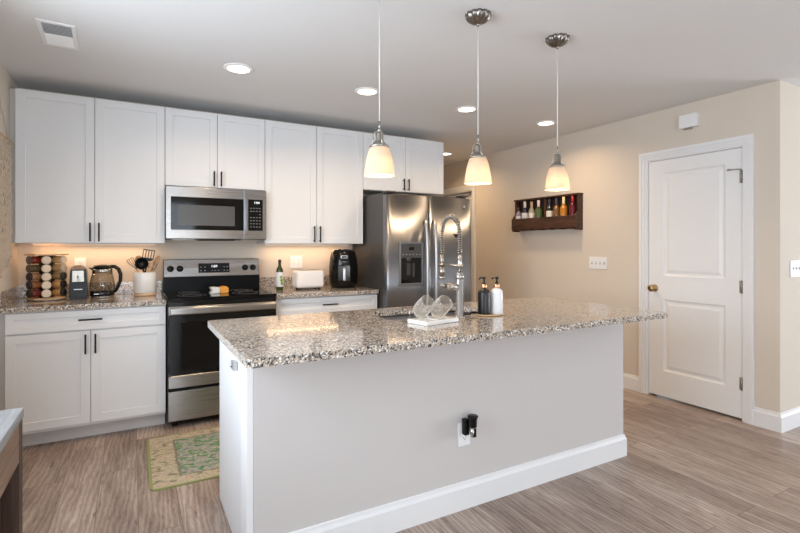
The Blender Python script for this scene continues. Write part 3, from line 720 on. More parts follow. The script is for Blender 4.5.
for cx_ in (1.285, 1.308, 1.336): onp(m, cx_-0.005, cx_+0.005, 0.045, 0.050, 0.0056, 0.0059)
m.build('key_legends', M['legend'], dsp)

# ================================================================== MICROWAVE (over the range)
MX0, MX1, MZ0, MZ1, MY = 0.916, 1.672, 1.352, 1.7575, -0.382
t = thing('microwave', 'stainless steel over-the-range microwave with black keypad', 'microwave', ((MX0+MX1)/2, -0.2, MZ0))
m = MB(); m.box(MX0, MX1, MY+0.001, -0.002, MZ0, MZ1, 0.002); m.build('body', M['darkside'], t)
m = MB(); m.box(MX0, 1.488, MY-0.018, MY, MZ0+0.004, MZ1, 0.003); md = m.build('door', M['steel'], t)
m = MB(); m.box(1.4895, MX1, MY-0.018, MY, MZ0+0.004, MZ1, 0.003); mp_ = m.build('control_panel', M['steel'], t)
m = MB(); m.box(MX0+0.034, 1.487, MY-0.0205, MY-0.0183, MZ0+0.073, MZ1-0.078, 0.001); mw = m.build('door_glass', M['blackg'], md)
m = MB(); m.box(MX0+0.08, 1.418, MY-0.0215, MY-0.0207, MZ0+0.108, MZ1-0.140, 0.0003); m.build('window_screen', M['smokewin'], mw)
m = MB(); m.box(1.480, 1.508, MY-0.052, MY-0.036, MZ0+0.070, MZ1-0.070, 0.006, 3)
for z in (MZ0+0.10, MZ1-0.10): m.box(1.484, 1.496, MY-0.037, MY-0.0208, z-0.012, z+0.012)
m.build('handle', M['steelv'], md)
m = MB(); m.box(1.524, 1.641, MY-0.0205, MY-0.0183, MZ0+0.073, MZ1-0.076, 0.001); kp = m.build('keypad', M['blackg'], mp_)
digits('1:04', 0.026, 1.592, 0, 0, kp, Matrix.Translation((0, MY-0.0208, MZ1-0.102)))
m = MB()
for r_ in range(7):
    for c_ in range(4):
        if r_ == 2 and c_ != 3: continue
        m.box(1.540+c_*0.0235, 1.551+c_*0.0235, MY-0.0209, MY-0.0206, MZ1-0.150-r_*0.0255, MZ1-0.145-r_*0.0255)
m.build('key_legends', M['legend'], kp)
MB().box(MX0+0.25, MX0+0.51, MY+0.01, -0.10, MZ0-0.010, MZ0-0.0003, 0.002).build('vent_grille', M['blackp'], t)
MB().box(MX0+0.05, MX0+0.20, MY+0.03, -0.12, MZ0-0.006, MZ0-0.0003, 0.001).build('grease_filter', M['nickel'], t)
MB().box(MX1-0.20, MX1-0.05, MY+0.03, -0.12, MZ0-0.006, MZ0-0.0003, 0.001).build('grease_filter', M['nickel'], t)

# ================================================================== REFRIGERATOR
FX0, FX1, FY, FZ = 2.606, 3.512, -0.79, 1.745
t = thing('refrigerator', 'side-by-side stainless refrigerator with ice and water dispenser', 'refrigerator', ((FX0+FX1)/2, -0.4, 0))
m = MB(); m.box(FX0+0.004, FX1-0.004, -0.705, -0.03, 0.02, 1.765, 0.004); m.build('cabinet_body', M['darkside'], t)
for lx in (FX0+0.06, FX1-0.06):
    for ly in (-0.64, -0.1): MB().cyl((lx, ly, 0), (lx, ly, 0.0195), 0.02, 12).build('foot', M['rubber'], t)
for a, c in ((FX0+0.02, FX0+0.10), (FX1-0.10, FX1-0.02)):
    MB().box(a, c, -0.76, -0.66, 1.7655, 1.782, 0.004).build('hinge_cover', M['darkside'], t)
m = MB(); m.box(FX0+0.01, FX1-0.01, -0.725, -0.7055, 0.022, 0.10); m.build('kick_plate', M['blackp'], t)
def bowed(x0, x1, z0, z1, yb, yf, bow, hole=None):
    """door with softly bowed front and rounded vertical edges"""
    n = 20; pts = [(x0, yb)]
    pts = []
    for i in range(n+1):
        u = i/n; x = x0+(x1-x0)*u; e = min(u, 1-u)*(x1-x0)
        rnd = 0.014*(1-min(1, e/0.014))**2
        pts.append((x, yf-bow*(1-(2*u-1)**2)+rnd))
    # tighter edge samples
    poly = [(x0, yb)]+[(x0, yf+0.014), (x0+0.003, yf+0.006), (x0+0.009, yf+0.001)]+[p for p in pts if x0+0.012 < p[0] < x1-0.012]+[(x1-0.009, yf+0.001), (x1-0.003, yf+0.006), (x1, yf+0.014), (x1, yb)]
    return MB().prism(poly, 'z', z0, z1, smooth=True)
SPL = 3.030
fd = bowed(FX0, SPL-0.003, 0.11, FZ, -0.7085, FY, 0.012); fdo = fd.build('freezer_door', M['steelv'], t)
rd = bowed(SPL+0.003, FX1, 0.11, FZ, -0.7085, FY, 0.012); rdo = rd.build('fridge_door', M['steelv'], t)
for o in (fdo, rdo):
    for p in o.data.polygons: p.use_smooth = abs(p.normal.z) < 0.5
# dispenser: bezel, control face, dark recess
DX0, DX1, DZ0, DZ1 = 2.722, 2.952, 0.965, 1.322
yf = FY-0.0125
m = MB(); m.box(DX0-0.006, DX0+0.010, yf-0.008, yf+0.006, DZ0, DZ1, 0.004); m.box(DX1-0.010, DX1+0.010, yf-0.008, yf+0.006, DZ0, DZ1, 0.004)
m.box(DX0-0.012, DX1+0.016, yf-0.014, yf+0.006, DZ0-0.018, DZ0+0.010, 0.005); m.box(DX0-0.006, DX1+0.010, yf-0.010, yf+0.006, DZ1-0.006, DZ1+0.014, 0.005)
bz = m.build('dispenser_bezel', mat('dark_silver_plastic', (120, 120, 122), 0.35, 0.7), fdo)
m = MB(); m.box(DX0+0.008, DX1-0.008, yf-0.006, yf+0.004, 1.194, DZ1-0.004, 0.002); cp = m.build('dispenser_controls', M['darkside'], fdo)
m = MB(); m.box((DX0+DX1)/2-0.028, (DX0+DX1)/2+0.028, yf-0.0068, yf-0.0062, 1.262, 1.290); m.build('display', M['blackg'], cp)
m = MB()
for i in range(6): m.box(DX0+0.026+i*0.034, DX0+0.034+i*0.034, yf-0.0068, yf-0.0062, 1.222, 1.229)
m.build('key_legends', M['silver'], cp)
m = MB(); m.box(DX0+0.010, DX1-0.010, yf-0.0005, yf+0.0045, DZ0+0.008, 1.194); rc = m.build('dispenser_recess', M['blackg'], fdo)
m = MB(); m.lathe([(0, 0), (0.016, 0), (0.022, 0.014), (0.026, 0.03), (0, 0.03)], 20, c=(DX0+0.085, yf-0.004, 1.165), sy=0.4); m.build('ice_chute', M['darkside'], rc)
m = MB(); m.box(DX0+0.065, DX0+0.105, yf-0.006, yf-0.001, 1.04, 1.15, 0.002); m.box(DX0+0.125, DX0+0.150, yf-0.005, yf-0.001, 1.03, 1.15, 0.002); m.build('paddle', mat('smoky_paddle', (48, 44, 42), 0.4), rc)
for x, o in ((SPL-0.052, fdo), (SPL+0.040, rdo)):
    m = MB(); pts = []
    for i in range(25):
        u = i/24; z = 0.50+u*1.02; out = FY-0.030-0.028*(1-(2*u-1)**4) ; pts.append((x, out, z))
    pts = [(x, FY-0.002, 0.50)]+pts+[(x, FY-0.002, 1.52)]
    m.tube(pts, 0.0155, 14, rr=None); m.build('handle', M['chromeb'], o)
MB().lathe([(0, 0), (0.013, 0), (0.013, 0.001), (0, 0.0012)], 20, mt=Matrix.Translation((FX1-0.095, FY-0.0108, 1.665)) @ Matrix.Rotation(PI/2, 4, 'X')).build('maker_badge', M['silver'], rdo)

# ================================================================== CEILING: recessed lights, register, pendants
def can(x, y, label, power=6.8):
    t = thing('recessed_light', label, 'ceiling light', (x, y, CEIL-0.008), 0)
    m = MB(); m.lathe([(0.072, 0.0075), (0.094, 0.0075), (0.094, 0.004), (0.088, 0.001), (0.074, -0.001), (0.070, 0.002)], 40, close=True); m.build('trim_ring', M['white'], t, False)
    m = MB(); m.lathe([(0, 0.002), (0.071, 0.003), (0.071, 0.0068), (0, 0.0068)], 36); m.build('lens', M['lamp'], t, False)
    a = area('recessed_light_beam', (0, 0, -0.004), (0, 0, 0), 0.13, 0, power, (1.0, 0.70, 0.42), disk=True, spread=2.6); a.parent = t
    return t
can(1.300, -1.190, 'round recessed ceiling light in front of the microwave')
can(2.230, -1.180, 'round recessed ceiling light in front of the tall cabinet over the toaster')
can(3.165, -1.170, 'round recessed ceiling light beside the middle pendant cord')
can(4.095, -1.162, 'round recessed ceiling light nearest the right wall above the bottle rack')
can(4.125, 0.535, 'round recessed ceiling light farthest back, right of the cabinet over the refrigerator')
t = thing('ceiling_vent', 'white rectangular ceiling register above the left cabinets', 'vent', (0.342, -1.218, CEIL), 0.03)
m = MB()
W_, L_ = 0.085, 0.180
m.box(-W_, -W_+0.02, -L_, L_, -0.006, -0.0003, 0.002); m.box(W_-0.02, W_, -L_, L_, -0.006, -0.0003, 0.002); m.box(-W_+0.02, W_-0.02, -L_, -L_+0.028, -0.006, -0.0003, 0.002); m.box(-W_+0.02, W_-0.02, L_-0.028, L_, -0.006, -0.0003, 0.002)
m.build('frame', M['white'], t, False)
MB().box(-W_+0.02, W_-0.02, -L_+0.028, L_-0.028, -0.0022, -0.0004).build('backing', M['ventgrey'], t, False)
for i in range(17):
    y = -L_+0.038+i*0.0178
    tilt = 0.9 if i < 8 else -0.9
    MB().box(-W_+0.02, W_-0.02, -0.0065, 0.0065, -0.0005, 0.0005, 0, 2, Matrix.Translation((0, y, -0.0062)) @ Matrix.Rotation(tilt*0.5, 4, 'X')).build('louver', M['white'], t, False)

def pendant(x, y, label):
    t = thing('pendant_light', label, 'pendant light', (x, y, CEIL))
    m = MB(); m.lathe([(0, -0.0003), (0.060, -0.0003), (0.062, -0.004), (0.060, -0.014), (0.052, -0.028), (0.038, -0.040), (0.020, -0.048), (0.009, -0.051), (0.008, -0.056), (0.005, -0.062), (0, -0.063)], 80, flute=(12, 0.07)); m.build('canopy', mat('dark_nickel', (128, 123, 117), 0.28, 1.0), t, False)
    MB().tube([(0, 0, -0.062), (0, 0, -0.605)], 0.0026, 8).build('cord', mat('pale_cord', (222, 220, 215), 0.5), t, False)
    m = MB(); m.cyl((0, 0, -0.6450), (0, 0, -0.6050), 0.0042, 12); m.lathe([(0, -0.6550), (0.008, -0.6540), (0.011, -0.6470), (0.008, -0.6400), (0, -0.6390)], 16)
    m.lathe([(0.007, -0.6540), (0.013, -0.6580), (0.016, -0.6680), (0.015, -0.6900), (0.021, -0.6960), (0.030, -0.7060), (0.042, -0.7140), (0.044, -0.7220), (0.038, -0.7240), (0, -0.7240)], 28)
    for k_ in range(3):
        a = 2*PI*k_/3+0.4; c_, s_ = math.cos(a), math.sin(a)
        m.tube([(0.006*c_, 0.006*s_, -0.6500), (0.020*c_, 0.020*s_, -0.6540), (0.028*c_, 0.028*s_, -0.6680), (0.027*c_, 0.027*s_, -0.6900), (0.036*c_, 0.036*s_, -0.7140)], 0.0028, 8)
    m.build('socket', M['nickel'], t, False)
    pr = [(0.036, -0.7180), (0.044, -0.7280), (0.052, -0.7500), (0.059, -0.7800), (0.064, -0.8120), (0.0665, -0.8350), (0.0695, -0.8480)]
    m = MB(); m.lathe(pr+[(r-0.0025, z) for r, z in pr[::-1]], 40, close=True); m.build('glass_shade', M['frost'], t, False)
    m = MB(); m.lathe([(0, -0.8250), (0.012, -0.8220), (0.022, -0.8120), (0.026, -0.7960), (0.023, -0.7780), (0.015, -0.7580), (0.012, -0.7350), (0.012, -0.7250), (0, -0.7250)], 24); m.build('bulb', M['bulb'], t, False)
    l = bpy.data.lights.new('pendant_glow', 'POINT'); l.energy = 2.3; l.color = (1.0, 0.68, 0.38); l.shadow_soft_size = 0.010
    lo = bpy.data.objects.new('pendant_glow', l); COL.objects.link(lo); lo.location = (0, 0, -0.838); lo.parent = t
    return t
pendant(1.654, -2.53, 'frosted glass pendant light nearest the camera, in front of the tall white cabinets')
pendant(2.206, -2.53, 'frosted glass pendant light in the middle, above the faucet')
pendant(2.764, -2.53, 'frosted glass pendant light on the right, above the bottle rack')

# door chime on the right wall
t = thing('door_chime', 'small white rectangular door chime box above the pantry door', 'door chime', (XR, -2.195, 2.31))
m = MB(); m.box(XR-0.045, XR-0.0003, -2.268, -2.122, 2.256, 2.362, 0.004); m.build('cover', M['white'], t)
m = MB(); m.box(XR-0.030, XR-0.008, -2.215, -2.150, 2.246, 2.2557); m.build('sounder', mat('grey_plastic', (150, 148, 146), 0.6), t)

# ================================================================== BOTTLE RACK on the right wall
SY0_, SY1_, SZ0, SZ1, SXF = -1.130, -0.215, 1.462, 1.832, 4.531
t = thing('bottle_rack', 'dark stained wooden wall rack holding a row of bottles', 'wall shelf', (XR, (SY0_+SY1_)/2, SZ0))
for ya, yb in ((SY0_, SY0_+0.020), (SY1_-0.020, SY1_)):
    m = MB(); m.prism([(XR-0.0005, SZ0), (SXF+0.012, SZ0), (SXF+0.012, SZ0+0.145), (SXF+0.020, SZ0+0.165), (SXF+0.044, SZ0+0.185), (SXF+0.052, SZ0+0.205), (SXF+0.052, SZ1-0.016), (XR-0.0005, SZ1-0.016)], 'y', ya, yb)
    m.build('side_board', M['darkwood'], t)
m = MB(); m.box(SXF+0.040, XR-0.0005, SY0_-0.006, SY1_+0.006, SZ1-0.0155, SZ1, 0.001, 1); m.build('top_board', M['darkwood'], t)
m = MB(); m.box(SXF, SXF+0.0115, SY0_, SY1_, SZ0+0.025, SZ0+0.148, 0.001, 1); m.build('front_board', M['darkwood'], t)
m = MB(); m.box(SXF+0.0125, XR-0.014, SY0_+0.0205, SY1_-0.0205, SZ0+0.030, SZ0+0.042); m.build('bottom_board', M['darkwood'], t)
m = MB(); m.box(XR-0.013, XR-0.0005, SY0_+0.0205, SY1_-0.0205, SZ0+0.15, SZ1-0.016); m.build('back_board', mat('dark_back_board', (40, 20, 18), 0.6), t)
m = MB(); m.box(SXF+0.052, XR-0.0135, -0.687, -0.669, SZ0+0.0425, SZ1-0.016); m.build('divider', M['darkwood'], t)
for i in range(6):
    yy = SY0_+0.10+i*0.145
    MB().box(SXF+0.014, XR-0.002, yy-0.045, yy+0.045, SZ0+0.012, SZ0+0.0295).build('glass_rail', M['darkwood'], t)
def bottle(y, h, rb, body, neck, cap, label, lab=None, x=4.5865):
    z = SZ0+0.0425
    t = thing('liquor_bottle', label, 'bottle', (x, y, z), 0, 'bottles in the wooden wall rack')
    rn = 0.0125; sh = h*0.60
    MB().lathe([(0, 0.001), (rb*0.93, 0), (rb, 0.006), (rb, sh), (rb*0.86, sh+0.018), (rn*1.5, sh+0.040), (rn, sh+0.052), (rn, h-0.03), (0, h-0.03)], 24).build('body', body, t, False)
    MB().lathe([(rn+0.0012, h-0.075), (rn+0.0022, h-0.074), (rn+0.0022, h), (0, h+0.0005)], 20).build('cap', cap, t, False)
    if lab: MB().lathe([(rb+0.0004, sh*0.25), (rb+0.0008, sh*0.26), (rb+0.0008, sh*0.93), (rb+0.0004, sh*0.94)], 24).build('paper_label', lab, t, False)
def bm_(n, c, r=0.1): return mat(n, c, r, coat=0.4)
cr = mat('cream_paper', (226, 220, 205), 0.6); wh = mat('white_paper', (222, 222, 226), 0.6)
bd = [(-0.275, 0.245, 0.034, bm_('lilac_bottle', (150, 140, 160)), mat('dark_cap', (40, 30, 32), 0.4), 'clear bottle with pale lilac label, farthest left in the bottle rack', wh),
      (-0.375, 0.300, 0.036, bm_('navy_bottle', (44, 42, 64)), mat('white_cap', (226, 222, 214), 0.5), 'dark blue bottle with white cap, second from the left in the rack', wh),
      (-0.480, 0.290, 0.034, bm_('grey_bottle', (176, 170, 150)), mat('tan_cap', (188, 160, 130), 0.5), 'pale grey bottle with tan cap beside the green bottle', cr),
      (-0.585, 0.298, 0.0405, bm_('olive_bottle', (78, 96, 52)), mat('pinkish_white_cap', (230, 212, 204), 0.5), 'wide green bottle with off-white cap left of the rack divider', None),
      (-0.742, 0.300, 0.034, bm_('dark_green_bottle', (28, 40, 42)), mat('blue_black_cap', (30, 34, 52), 0.4), 'slim dark bottle just right of the rack divider', cr),
      (-0.838, 0.300, 0.036, bm_('brown_bottle', (120, 84, 50)), mat('slate_cap', (62, 62, 82), 0.4), 'light brown bottle with slate blue cap in the rack', None),
      (-0.935, 0.303, 0.0395, bm_('amber_bottle', (176, 116, 36)), mat('cream_cap', (240, 220, 170), 0.5), 'amber bottle with cream cap in the rack', None),
      (-1.050, 0.306, 0.033, bm_('crimson_bottle', (92, 18, 30)), mat('red_cap', (160, 24, 36), 0.35), 'slim red bottle with red cap, farthest right in the rack', None)]
for y, h, rb, body, cap, label, lab in bd: bottle(y, h, rb, body, None, cap, label, lab)

# ================================================================== MACRAME on the left wall
t = thing('macrame_hanging', 'cream macrame wall hanging with wooden dowel on the left wall', 'wall hanging', (XL, -0.74, 1.98))
DZ = 1.975
m = MB(); m.cyl((XL+0.024, -0.368, DZ+0.003), (XL+0.024, -1.08, DZ+0.02), 0.0125, 16); m.build('dowel', M['utwood'], t)
m = MB(); m.tube([(XL+0.016, -0.42, DZ+0.02), (XL+0.006, -0.56, DZ+0.20), (XL+0.004, -0.73, DZ+0.42), (XL+0.006, -0.90, DZ+0.20), (XL+0.016, -1.04, DZ+0.02)], 0.003, 6); m.build('hanging_cord', M['cord'], t)
m = MB(); N = 44
for i in range(N):
    u = i/(N-1); y = -0.405-u*0.645; c_ = 1-abs(2*u-1); zend = 1.22-0.12*c_+random.uniform(-0.015, 0.015)
    pts = []; K = 26; ph = (i % 4)*PI/2; kz = 1.55-0.25*c_
    for k_ in range(K):
        v = k_/(K-1); z = DZ+0.02-v*(DZ+0.02-zend)
        amp = 0.011 if z > kz else 0.004
        pts.append((XL+0.019+0.010*math.sin(z*55+ph*2)+0.004*random.random(), y+amp*math.sin(z*42+ph), z))
    m.tube(pts, 0.0060, 6)
m.build('knotted_cords', M['cord'], t)

# ================================================================== CONSOLE (bottom left)
TX1, TY1, TY0 = 0.378, -2.421, -3.62
t = thing('console_table', 'brown wooden console with weathered grey top in the lower left', 'console table', (0.17, -3.0, 0))
m = MB(); m.box(XL+0.02, TX1, TY0, TY1, 0.728, 0.760, 0.003); m.build('top', M['greytop'], t)
m = MB(); m.box(TX1-0.024, TX1-0.004, TY0+0.05, TY1-0.05, 0.598, 0.7275); m.box(XL+0.035, XL+0.055, TY0+0.05, TY1-0.05, 0.598, 0.7275); m.box(XL+0.06, TX1-0.055, TY1-0.030, TY1-0.010, 0.598, 0.7275); m.box(XL+0.06, TX1-0.055, TY0+0.010, TY0+0.030, 0.598, 0.7275)
m.build('apron', M['midwood'], t)
for lx in (XL+0.03, TX1-0.053):
    for ly in (TY0+0.004, TY1-0.054): MB().box(lx, lx+0.05, ly, ly+0.05, 0, 0.7275, 0.002).build('leg', M['midwood_shaded'], t)
MB().box(XL+0.085, TX1-0.01, -2.765, -2.715, 0.0, 0.597, 0.002).build('divider', mat('pale_oak', (178, 148, 116), 0.55), t)
m = MB(); m.box(XL+0.085, TX1-0.060, TY0+0.06, TY1-0.06, 0.14, 0.16); m.build('shelf', M['midwood'], t)
MB().box(XL+0.058, XL+0.075, TY0+0.056, TY1-0.056, 0.161, 0.597).build('back_board', M['darkwood'], t)
t = thing('basket', 'rust red basket on the shelf inside the wooden console', 'basket', (0.20, -2.585, 0.1605))
rust = mat('rust_red_weave', (150, 62, 36), 0.7, var=0.25, nscale=60, bump=0.6, bscale=90)
m = MB(); m.lathe([(0, 0), (0.075, 0), (0.095, 0.10), (0.098, 0.22), (0.104, 0.226), (0.090, 0.222), (0.086, 0.10), (0.068, 0.01), (0, 0.01)], 32, flute=(16, 0.02)); m.build('bowl', rust, t, False)
for sx in (-1, 1):
    m = MB(); m.tube([(-0.05, sx*0.092, 0.215), (-0.045, sx*0.088, 0.29), (0, sx*0.082, 0.33), (0.045, sx*0.088, 0.29), (0.05, sx*0.092, 0.215)], 0.007, 8); m.build('handle', rust, t, False)

# ================================================================== RUG
rg = MB(); rg.slab(rrect(-0.65, 0.65, -0.39, 0.39, 0.045, 6), None, 0.0008, 0.009)
t = rg.build('rug', M['rug']); t.location = (1.425, -1.200, 0); t.rotation_euler = (0, 0, 0.0)
tag(t, 'faded green and cream patterned rug on the floor between range and island', 'rug')

# ================================================================== THINGS ON THE LEFT WORKTOP
Z0 = CZ+0.0006
# spice carousel and its jars
CX, CY = 0.158, -0.185
t = thing('spice_carousel', 'revolving wooden spice rack full of jars, left end of the worktop', 'spice rack', (CX, CY, Z0))
m = MB(); m.lathe([(0, 0), (0.112, 0), (0.115, 0.003), (0.115, 0.006), (0, 0.006)], 40); m.build('turntable', M['chrome'], t, False)
def hexa(r, rot=0.0): return [(r*math.cos(rot+PI/3*i), r*math.sin(rot+PI/3*i)) for i in range(6)]
FR = -PI/2+0.10
m = MB(); m.prism(hexa(0.131, FR+PI/6), 'z', 0.0065, 0.019, bev=0.002); m.build('base_board', M['lightwood'], t, False)
m = MB(); m.prism(hexa(0.131, FR+PI/6), 'z', 0.318, 0.329, bev=0.002); m.build('top_board', M['lightwood'], t, False)
m = MB(); m.prism(hexa(0.047, FR+PI/6), 'z', 0.0195, 0.3175); m.build('core', mat('gap_shade_core', (40, 30, 26), 0.6), t, False)  # added core, dark to stand in for the shade between the jars
spice = {0: [(160, 60, 44), (110, 96, 60), (186, 140, 96), (178, 112, 70), (140, 62, 50)], 1: [(150, 110, 70)]*5, 2: [(196, 160, 104), (176, 146, 96), (150, 120, 78), (204, 150, 92), (190, 140, 80)]}
capc = {0: [(96, 78, 64)]*2+[(46, 38, 34)]*3, 1: [(224, 204, 180)]*5, 2: [(226, 208, 186), (200, 180, 160), (62, 60, 52), (40, 38, 36), (36, 36, 34)]}
rowname = ['top row', 'second row from the top', 'middle row', 'second row from the bottom', 'bottom row']
colname = ['left column', 'front column', 'right column']
capm = {}
for ci, da in enumerate((-PI/3, 0, PI/3)):
    for r_ in range(5):
        z = 0.286-r_*0.0585; a = FR+da
        t = thing('spice_jar', 'spice jar in the %s, %s of the spice rack' % (rowname[r_], colname[ci]), 'spice jar', (CX+0.049*math.cos(a), CY+0.049*math.sin(a), Z0+z), a, 'spice jars in the revolving rack')
        mt = Matrix.Rotation(PI/2, 4, 'Y')
        kb = ('b',)+spice[ci][r_]; kc = ('c',)+capc[ci][r_]
        for kk in (kb, kc):
            if kk not in capm: capm[kk] = mat('spice_'+'_'.join(map(str, kk[1:])) if kk[0] == 'b' else 'cap_'+'_'.join(map(str, kk[1:])), kk[1:], 0.25 if kk[0] == 'b' else 0.4)
        MB().lathe([(0, 0), (0.025, 0.001), (0.0265, 0.004), (0.0265, 0.050), (0.022, 0.055), (0, 0.055)], 20, mt=mt).build('glass_body', capm[kb], t, False)
        MB().lathe([(0, 0.0555), (0.0265, 0.0555), (0.0288, 0.058), (0.0288, 0.069), (0.027, 0.072), (0.020, 0.0725), (0, 0.0725)], 24, mt=mt).build('lid', capm[kc], t, False)

# electric can opener
t = thing('can_opener', 'black electric can opener with silver plate beside the spice carousel', 'can opener', (0.350, -0.20, Z0), 0.0)
m = MB(); m.prism([(-0.057, 0), (0.057, 0), (0.055, 0.10), (0.050, 0.205), (0.040, 0.228), (0.018, 0.242), (-0.018, 0.242), (-0.040, 0.228), (-0.050, 0.205), (-0.055, 0.10)], 'y', -0.045, 0.055, bev=0.006); m.build('housing', M['blackp'], t, False)
m = MB(); m.prism([(-0.036, 0.125), (0.036, 0.125), (0.034, 0.205), (-0.034, 0.205)], 'y', -0.052, -0.0455, bev=0.001); m.build('cutter_plate', M['nickel'], t, False)
m = MB(); m.box(-0.006, 0.006, -0.066, -0.0525, 0.125, 0.172, 0.002); m.cyl((0, -0.066, 0.160), (0, -0.052, 0.160), 0.011, 16); m.build('cutting_wheel', M['nickel'], t, False)
m = MB(); m.prism([(-0.047, 0.214), (0.047, 0.214), (0.042, 0.230), (0.020, 0.244), (-0.020, 0.244), (-0.042, 0.230)], 'y', -0.066, -0.046, bev=0.004); m.build('lever', mat('bronze_lever', (120, 92, 70), 0.35, 0.6), t, False)
m = MB(); m.box(-0.026, 0.026, -0.0462, -0.0453, 0.066, 0.072); m.build('maker_mark', M['silver'], t, False)

# glass kettle
t = thing('kettle', 'glass electric kettle with black lid, handle and base', 'kettle', (0.499, -0.205, Z0), 0)
MB().lathe([(0, 0), (0.074, 0), (0.076, 0.004), (0.076, 0.012), (0.072, 0.015), (0, 0.015)], 36).build('power_base', M['nickel'], t, False)
MB().lathe([(0, 0.0155), (0.078, 0.0155), (0.080, 0.020), (0.080, 0.048), (0.078, 0.051), (0, 0.051)], 36).build('heating_base', M['blackgloss'], t, False)
g = [(0.079, 0.0515), (0.083, 0.070), (0.082, 0.11), (0.075, 0.150), (0.066, 0.183)]
MB().lathe(g+[(r-0.003, z) for r, z in g[::-1]], 36, close=True).build('glass_body', M['kglass'], t, False)
MB().lathe([(0.0665, 0.1835), (0.068, 0.184), (0.065, 0.210), (0.060, 0.216), (0.058, 0.212), (0.060, 0.186)], 36, close=True).build('steel_collar', M['chrome'], t, False)
MB().lathe([(0, 0.2165), (0.062, 0.2165), (0.062, 0.228), (0.052, 0.240), (0.020, 0.246), (0, 0.247)], 32).build('lid', M['blackp'], t, False)
m = MB(); m.prism([(-0.060, 0.200), (-0.088, 0.222), (-0.090, 0.226), (-0.056, 0.222)], 'y', -0.016, 0.016, bev=0.002); m.build('spout', M['blackp'], t, False)
m = MB(); m.tube([(0.045, 0, 0.230), (0.078, 0, 0.230), (0.104, 0, 0.210), (0.118, 0, 0.170), (0.117, 0, 0.125), (0.102, 0, 0.080), (0.080, 0, 0.036)], 0.014, 12, flat=0.8, rr=[0.016, 0.018, 0.018, 0.017, 0.016, 0.015, 0.014]); m.build('handle', M['blackp'], t, False)
MB().box(-0.050, -0.020, -0.0815, -0.0750, 0.030, 0.035).build('maker_mark', M['silver'], t, False)

# utensil crock and utensils
KX, KY = 0.782, -0.190
t = thing('utensil_crock', 'white ceramic crock with bare clay foot beside the range', 'crock', (KX, KY, Z0))
MB().lathe([(0, 0.023), (0.076, 0.023), (0.080, 0.027), (0.081, 0.178), (0.0795, 0.182), (0.075, 0.180), (0.0745, 0.032), (0, 0.032)], 40).build('body', M['whiteg'], t, False)
MB().lathe([(0, 0), (0.074, 0), (0.0765, 0.004), (0.0765, 0.0225), (0, 0.0225)], 40).build('foot', M['tanclay'], t, False)
def utensil(name, label, cat, base, tip, head, handle_m, head_m, rh=0.006, face=0.0):
    """handle runs from base to tip in world space; head is built in a local frame: z along the handle, x across"""
    p0 = Vector(base); p1 = Vector(tip); d = p1-p0; L = d.length
    t = thing(name, label, cat, tuple(p0), 0, 'kitchen utensils in the white crock')
    zv = d.normalized(); xv = (Vector((math.cos(face), math.sin(face), 0))); xv = (xv-zv*xv.dot(zv)).normalized(); yv = zv.cross(xv)
    t.rotation_mode = 'QUATERNION'; t.rotation_quaternion = Matrix((xv, yv, zv)).transposed().to_quaternion()
    MB().tube([(0, 0, 0), (0, 0, L*0.5), (0, 0, L)], rh, 8, rr=[rh, rh*1.05, rh*0.8]).build('handle', handle_m, t, False)
    h = MB(); head(h, L); h.build('head', head_m, t, False); return t
def sp_head(h, L):      # slotted turner
    w_ = 0.041; z0, z1 = L-0.005, L+0.085
    h.prism([(-w_*0.6, z0), (w_*0.6, z0), (w_, z0+0.020), (w_, z0+0.024), (-w_, z0+0.024), (-w_, z0+0.020)], 'y', -0.002, 0.002)
    for i in range(5):
        x = -w_+i*(2*w_-0.006)/4; h.box(x, x+0.006, -0.002, 0.002, z0+0.024, z1-0.008)
    h.box(-w_, w_, -0.002, 0.002, z1-0.008, z1)
def ladle_head(h, L):
    mt = Matrix.Translation((0, -0.020, L+0.020)) @ Matrix.Rotation(PI/2-0.5, 4, 'X')
    pr = [(0.0, -0.036), (0.024, -0.031), (0.040, -0.014), (0.047, 0.005)]
    h.lathe(pr+[(r*0.93, z+0.002) for r, z in pr[::-1]], 28, mt=mt)
def spoon_head(w_, l_):
    def f(h, L):
        mt = Matrix.Translation((0, 0, L+l_*0.45)) @ Matrix.Diagonal((w_, 0.010, l_*0.5, 1)).to_4x4()
        b = bmesh.new(); bmesh.ops.create_uvsphere(b, u_segments=20, v_segments=12, radius=1)
        h._merge(b, mt, True)
    return f
def whisk_head(h, L):
    for k_ in range(5):
        a = PI*k_/5; pts = []
        for i in range(17):
            v = i/16*PI*2-PI; u = (i/16); w_ = 0.026*math.sin(u*PI*2) if False else 0
            ang = u*PI; rr_ = 0.027*math.sin(2*min(u, 1-u)*PI*0.75); zz = L-0.004+0.095*math.sin(ang)
            s_ = -1 if u < 0.5 else 1
            pts.append((s_*rr_*math.cos(a)*(1 if u not in (0, 1) else 0), s_*rr_*math.sin(a), zz))
        h.tube(pts, 0.0013, 6)
def tong_head(h, L):
    h.tube([(0.008, 0, 0.05), (0.010, 0, L*0.6), (0.012, 0, L+0.05)], 0.004, 8); h.tube([(-0.002, 0, L-0.02), (-0.006, 0, L+0.02), (-0.006, 0, L+0.05)], 0.004, 8)
zb = Z0+0.038
utensil('slotted_turner', 'black slotted turner standing tallest in the white crock', 'utensil', (KX-0.022, KY+0.020, zb), (KX+0.016, KY+0.005, zb+0.235), sp_head, M['blackp'], M['blackp'], face=0.0)
utensil('ladle', 'black ladle leaning forward in the white crock', 'utensil', (KX+0.020, KY+0.030, zb), (KX-0.020, KY-0.040, zb+0.200), ladle_head, M['blackp'], M['blackp'], 0.006)
utensil('wooden_spoon', 'pale wooden spoon at the back left of the white crock', 'utensil', (KX+0.030, KY+0.010, zb), (KX-0.030, KY+0.045, zb+0.200), spoon_head(0.032, 0.080), M['utwood'], M['utwood'])
